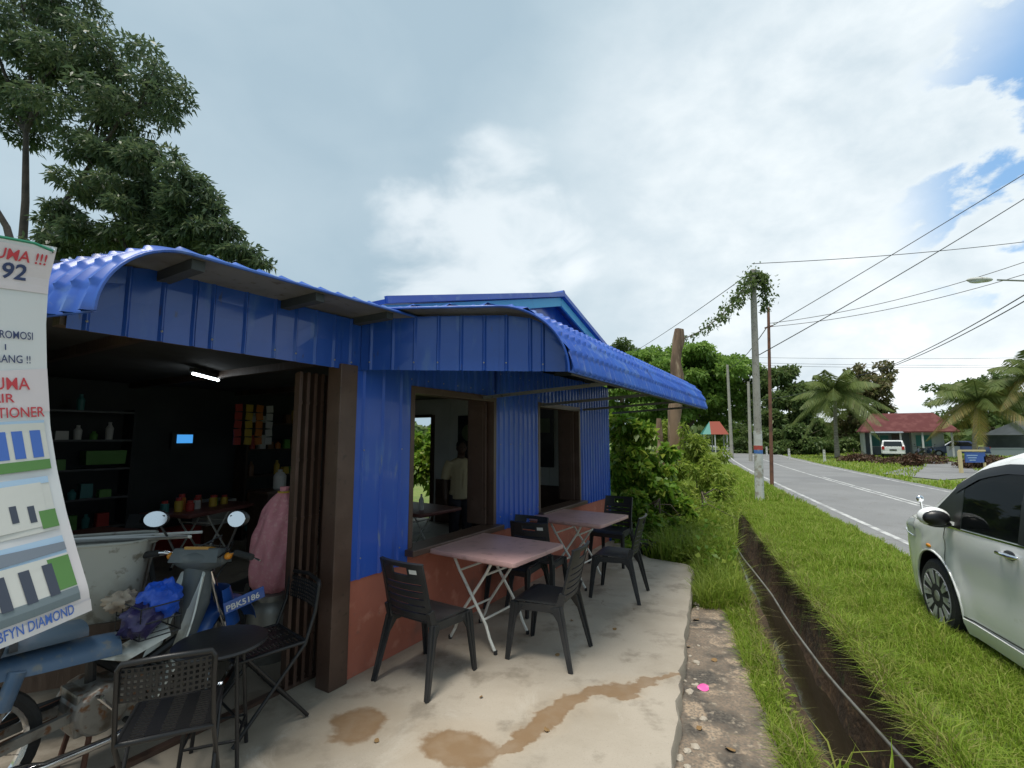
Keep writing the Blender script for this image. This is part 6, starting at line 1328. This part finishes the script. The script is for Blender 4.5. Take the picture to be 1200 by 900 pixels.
grass_patch('ditch_edge_weeds', 'dry straggling grass hanging over the ditch edge', 2600, 2.2, 9.0, lambda y: XD(y) + .34, lambda y: XD(y) + .47, .17, .006, 'dry_blade', lean=1.0)
grass_patch('ditch_edge_weeds', 'straggling grass on the near ditch lip', 1500, 2.2, 9.0, lambda y: XD(y) - .46, lambda y: XD(y) - .33, .18, .006, 'dry_blade', lean=1.0)
def tall(name, label, n, y0, y1, lo, hi, h, wd, lm):
    x, y = region(n, y0, y1, lo, hi); keep = rng.random(n) < np.clip(tuft(x, y, .9, 7.) * 1.6 - .1, .1, 1); x, y = x[keep], y[keep]; o = blades(name, np.stack([x, y, np.full(len(x), GZ - .02)], 1), h * rng.uniform(.5, 1.2, len(x)), wd * rng.uniform(.7, 1.3, len(x)), lm, .55); return tag(o, label, 'grass', kind='stuff')
tall('tall_weeds', 'tall lush weeds between the ditch and the bushes', 17000, 8.6, 17., lambda y: XD(y) - 2.2, lambda y: XD(y) - .1, .62, .020, 'weed_leaf')
tall('tall_weeds', 'knee-high weeds behind the patio corner', 7000, 7.0, 9.5, lambda y: XD(y) - 1.6, lambda y: XD(y) - .35, .40, .014, 'grass_blade')
tall('tall_weeds', 'tall weeds along the ditch farther down the road', 8000, 17., 34., lambda y: XD(y) - 5, lambda y: XD(y) + .2, .95, .05, 'weed_leaf')
tall('tall_weeds', 'bright yellow-green weeds crowding the patio corner and ditch head', 9000, 6.75, 9.6, lambda y: 2.0 + .30 * (y - 6.6), lambda y: XD(y) - .38, .50, .016, 'weed_leaf')
tall('tall_weeds', 'loose bright weeds spilling over the end of the old slab', 5200, 5.25, 7.2, lambda y: 2.0 + .33 * (y - 5.3), lambda y: XD(y) - .40, .34, .012, 'weed_leaf')
bush('weedy_bush', 'bright yellow-green weedy bush between patio corner and ditch head', [clump(828, 600, 9.4, 26, 24), clump(803, 622, 8.6, 24, 20), clump(852, 588, 10.4, 18, 20), clump(838, 628, 8.2, 16, 14), clump(795, 585, 9.8, 20, 24)], 8500, .10, 'weed_leaf', ratio=.34)
P = []
while len(P) < 4200:
    y = rng.uniform(6.7, 10.5); x = rng.uniform(2.1 + .25 * (y - 6.6), XD(y) - .38); P.append((x, y, GZ + rng.beta(1.3, 1.6) * (.35 + .10 * (y - 6.7))))
scatter_stuff('leafy_weeds', 'light green leafy weeds standing between patio corner and ditch', np.array(P), .085, 'weed_leaf', .42, .3)
P = []
while len(P) < 1500:
    y = rng.uniform(2.3, 8.5); s_ = rng.choice((-1, 1), p=(.6, .4)); P.append((XD(y) + s_ * rng.uniform(.34, .50), y, GZ + rng.normal(.02, .05)))
scatter_stuff('ditch_weeds', 'small leafy weeds straggling on both ditch lips', np.array(P), .05, 'weed_leaf', .4, .2)
grass_patch('ditch_overhang_grass', 'green grass flopping over the ditch lip beside the verge', 5500, 2.0, 9.5, lambda y: XD(y) + .36, lambda y: XD(y) + .50, .19, .007, lean=1.2)
grass_patch('verge_dry_grass', 'straw-coloured dry grass scattered along the road edge', 5000, 3.0, 14.0, lambda y: XR(y) - 1.1, lambda y: XR(y) - .40, .09, .008, 'dry_blade', lean=1.0, thin=-.1)
grass_patch('verge_weeds', 'taller grass tufts scattered over the verge', 9000, 1.8, 12.0, vlo, vhi, .20, .008, lean=.9, thin=-.35)
# a few big reedy plants and the grass heads by the ditch foot
def reed(x, y, n, h, label, lm='weed_leaf', wd=.03):
    t = empty('reed_clump', (x, y, GZ), 0, label, 'plant', 'reed clumps'); P = np.stack([rng.normal(0, .06, n), rng.normal(0, .06, n), np.full(n, -.05)], 1); blades('leaf_tuft', P, h * rng.uniform(.6, 1.1, n), wd, lm, .8, t)
for (px_, py_, Y_, n_, h_, lb) in ((826, 640, 8.6, 26, 1.0, 'tall reed clump standing over the ditch head'), (800, 640, 9.6, 20, 1.1, 'tall reed clump beside the low bush')):
    p = at_y(px_, py_, Y_); reed(p.x, Y_, n_, h_, lb)
reed(1.72, 2.72, 9, .34, 'young reed at the foot of the old slab beside the ditch', 'grass_blade', .014); reed(1.92, 2.62, 8, .30, 'young reed on the near ditch lip', 'grass_blade', .012)
# far verge across the road
x, y = region(26000, 13, 60, lambda q: XR(q) + 5.6, lambda q: XR(q) + 5.6 + .55 * q, 1.2); lane = ((x - 18) - (y - 20.5) * .93 > -1.2) & ((x - 18) - (y - 22) * .9 < 3.2) & (y > 20) & (y < 36)
x, y = x[~lane], y[~lane]; tag(blades('far_grass', np.stack([x, y, np.full(len(x), GZ - .01)], 1), rng.uniform(.06, .2, len(x)), .05, 'grass_blade', .6), 'green grass on the far side of the road', 'grass', kind='stuff')
# ------------------------------------------------------------------ pipe in the ditch
pts_ = [(XD(y) + lerp([2.0, 2.9, 4.1, 5.4, 6.6, 8.2, 10], [.36, .30, .20, .14, .10, -.02, -.05], y) + .006 * math.sin(y * 2.1), y, GZ + lerp([2.0, 2.9, 4.5, 6, 8, 10], [-.04, -.14, -.25, -.27, -.22, -.30], y)) for y in np.arange(1.2, 10.2, .3)]
m = MB(); m.tube(pts_, .0125, 8); tag(m.build('water_pipe', 'aluminium', smooth=60), 'thin grey water pipe running along the open ditch', 'pipe')
# litter and chips
def chip(x, y, z, s, mt, name, label, cat, group=None):
    m = MB(); m.ball((0, 0, 0), (s, s * .8, s * .45), 7, 5); m.v = [tuple(Vector(v) * (1 + .35 * mnoise.noise(Vector(v) * 60 + Vector((x * 9, y * 7, 0))))) for v in m.v]; return tag(m.build(name, mt, None, loc=(x, y, z), rot=(0, 0, rng.uniform(0, 6))), label, cat, group)
for q in range(26):
    y = rng.uniform(2.3, 6.0); x = .83 + .405 * (y - 2.64) + abs(rng.normal(.04, .05)); chip(x, y, -.102, rng.uniform(.012, .034), 'patio_concrete', 'concrete_chip', 'pale concrete chip lying along the broken patio edge', 'rubble', 'chips along the patio edge')
def petal(x, y, z, s, mt, name, label, cat, group=None):
    m = MB(); m.grid(lambda u, v: ((u - .5) * 2 * s * math.sin(math.pi * (.1 + .8 * v)), (v - .5) * 2.2 * s, .25 * s * math.sin(3 * u + 2 * v)), 5, 5); return tag(m.build(name, mt, None, smooth=60, loc=(x, y, z), rot=(.1, .1, rng.uniform(0, 6))), label, cat, group)
petal(1.36, 3.62, -.093, .035, 'p_petal', 'flower_petal', 'pink flower petal dropped on the old slab', 'petal')
for x, y in ((1.25, 2.95), (1.5, 4.3), (1.15, 3.15), (1.62, 4.05), (1.8, 4.9)): petal(x, y, -.095, rng.uniform(.015, .03), 'litter_leaf', 'dry_leaf', 'small dry leaf on the old slab', 'leaf', 'dry leaves on the old slab')
for x, y in ((.35, 3.9), (-.2, 3.3), (.9, 4.4), (.2, 2.95), (1.2, 4.9), (-.75, 2.85), (.55, 4.6)): petal(x, y, .008, rng.uniform(.010, .018), 'litter_leaf', 'dry_leaf', 'tiny dry leaf on the pale patio', 'leaf', 'dry leaves on the patio')
t = empty('flower_pot', (1.98, 7.28, GZ + .05), 0, 'dark plastic pot behind the patio end among leaves', 'pot'); m = MB(); m.lathe([(.0, 0), (.09, 0), (.13, .22), (.145, .22), (.145, .25), (.125, .25), (.11, .2), (0, .19)], 18, caps=False); m.build('body', 'black_plastic', t, smooth=40)
# ------------------------------------------------------------------ the man inside
def person(loc, rz, label):
    t = empty('person', loc, rz, label, 'person'); K = 1.62 / 1.75
    def blob(parts, name, mt, vox, par=t, sm=6):
        m = MB()
        for kind, *a in parts:
            if kind == 't': m.tube([Vector(p) * K for p in a[0]], [r_ * K for r_ in a[1]], 12)
            else: m.ball(Vector(a[0]) * K, Vector(a[1]) * K, 14, 10)
        o = m.build(name, mt, par); md_ = o.modifiers.new('r', 'REMESH'); md_.mode = 'VOXEL'; md_.voxel_size = vox; s_ = o.modifiers.new('s', 'SMOOTH'); s_.iterations = sm; apply_mods(o); smooth_by_angle(o.data, 80); return o
    def hand(s, wx):
        w_ = Vector(wx); out = [('b', w_ + Vector((0, .01, -.05)), (.022, .036, .05))]
        for q in range(4): a = w_ + Vector((s * .004, -.022 + .017 * q + .01, -.085)); L_ = (.06, .072, .068, .052)[q]; out.append(('t', [a, a + Vector((-s * .004, .004, -L_ * .5)), a + Vector((-s * .016, .012, -L_))], [.0105, .0095, .008]))
        out.append(('t', [w_ + Vector((0, .035, -.03)), w_ + Vector((-s * .01, .058, -.065)), w_ + Vector((-s * .015, .062, -.092))], [.013, .011, .009])); return out
    arms = []
    for s in (-1, 1):
        arms += [('t', [(s * .17, 0, 1.43), (s * .225, -.01, 1.30), (s * .25, -.015, 1.12), (s * .255, .03, .98), (s * .255, .06, .86)], [.06, .056, .046, .043, .030])] + hand(s, (s * .255, .065, .86))
    body_ = [('t', [(0, 0, .88), (0, 0, 1.0), (0, .0, 1.15), (0, .0, 1.32), (0, -.005, 1.44), (0, .0, 1.50), (0, .012, 1.58)], [.145, .145, .14, .15, .10, .06, .055]), ('b', (0, 0, 1.36), (.185, .11, .13)), ('b', (0, .0, .93), (.165, .12, .12)),
             ('b', (0, .03, 1.645), (.074, .092, .115)), ('b', (0, .055, 1.585), (.055, .06, .05)), ('b', (0, .125, 1.625), (.013, .018, .022)), ('b', (-.076, .02, 1.635), (.010, .02, .03)), ('b', (.076, .02, 1.635), (.010, .02, .03)), ('b', (0, .112, 1.59), (.026, .012, .010))] + arms
    for s in (-1, 1): body_ += [('t', [(s * .085, 0, .92), (s * .095, .0, .72), (s * .10, .01, .50), (s * .105, -.005, .28), (s * .105, -.01, .09)], [.092, .082, .06, .052, .042]), ('t', [(s * .105, -.05, .04), (s * .11, .06, .045), (s * .115, .17, .03)], [.045, .045, .03])]
    b_ = blob(body_, 'body', 'skin', .011)
    for s in (-1, 1): m = MB(); m.ball(Vector((s * .03, .110, 1.655)) * K, .008, 10, 8); m.build('eye', 'hair', b_); 
    m = MB(); m.ball(Vector((0, .01, 1.682)) * K, Vector((.080, .094, .088)) * K, 16, 10); m.v = [v if v[1] < .085 * K or v[2] > 1.70 * K else (v[0], .085 * K, v[2]) for v in m.v]; m.build('hair', 'hair', t, smooth=70)
    sh = [('t', [(0, 0, .86), (0, 0, 1.0), (0, .0, 1.15), (0, 0, 1.32), (0, -.005, 1.43), (0, 0, 1.475)], [.17, .165, .16, .168, .115, .078]), ('b', (0, 0, 1.37), (.20, .127, .13)), ('b', (0, 0, .95), (.188, .142, .11))]
    for s in (-1, 1): sh.append(('t', [(s * .165, 0, 1.43), (s * .225, -.01, 1.30), (s * .25, -.015, 1.16)], [.078, .074, .07]))
    blob(sh, 'shirt', 'shirt', .013); m = MB(); m.box(Vector((-.09, .137, 1.30)) * K, (.10, .012, .11)); m.build('pocket', 'shirt', t); m = MB(); m.tube([Vector((.0, .165, 1.02)) * K, Vector((0, .165, 1.2)) * K, Vector((0, .14, 1.42)) * K], .006, 6); m.build('placket', 'shirt', t)
    tr_ = [('b', (0, 0, .93), (.172, .128, .10))]
    for s in (-1, 1): tr_.append(('t', [(s * .08, 0, .93), (s * .095, 0, .72), (s * .10, .01, .50), (s * .105, 0, .28), (s * .105, -.01, .07)], [.105, .098, .082, .074, .066]))
    blob(tr_, 'trousers', 'trousers', .013); return t
mp = at_y(540, 560, 7.05); person((mp.x, 7.05, 0), R(200), 'man in a cream short-sleeved shirt standing behind the nearer window')
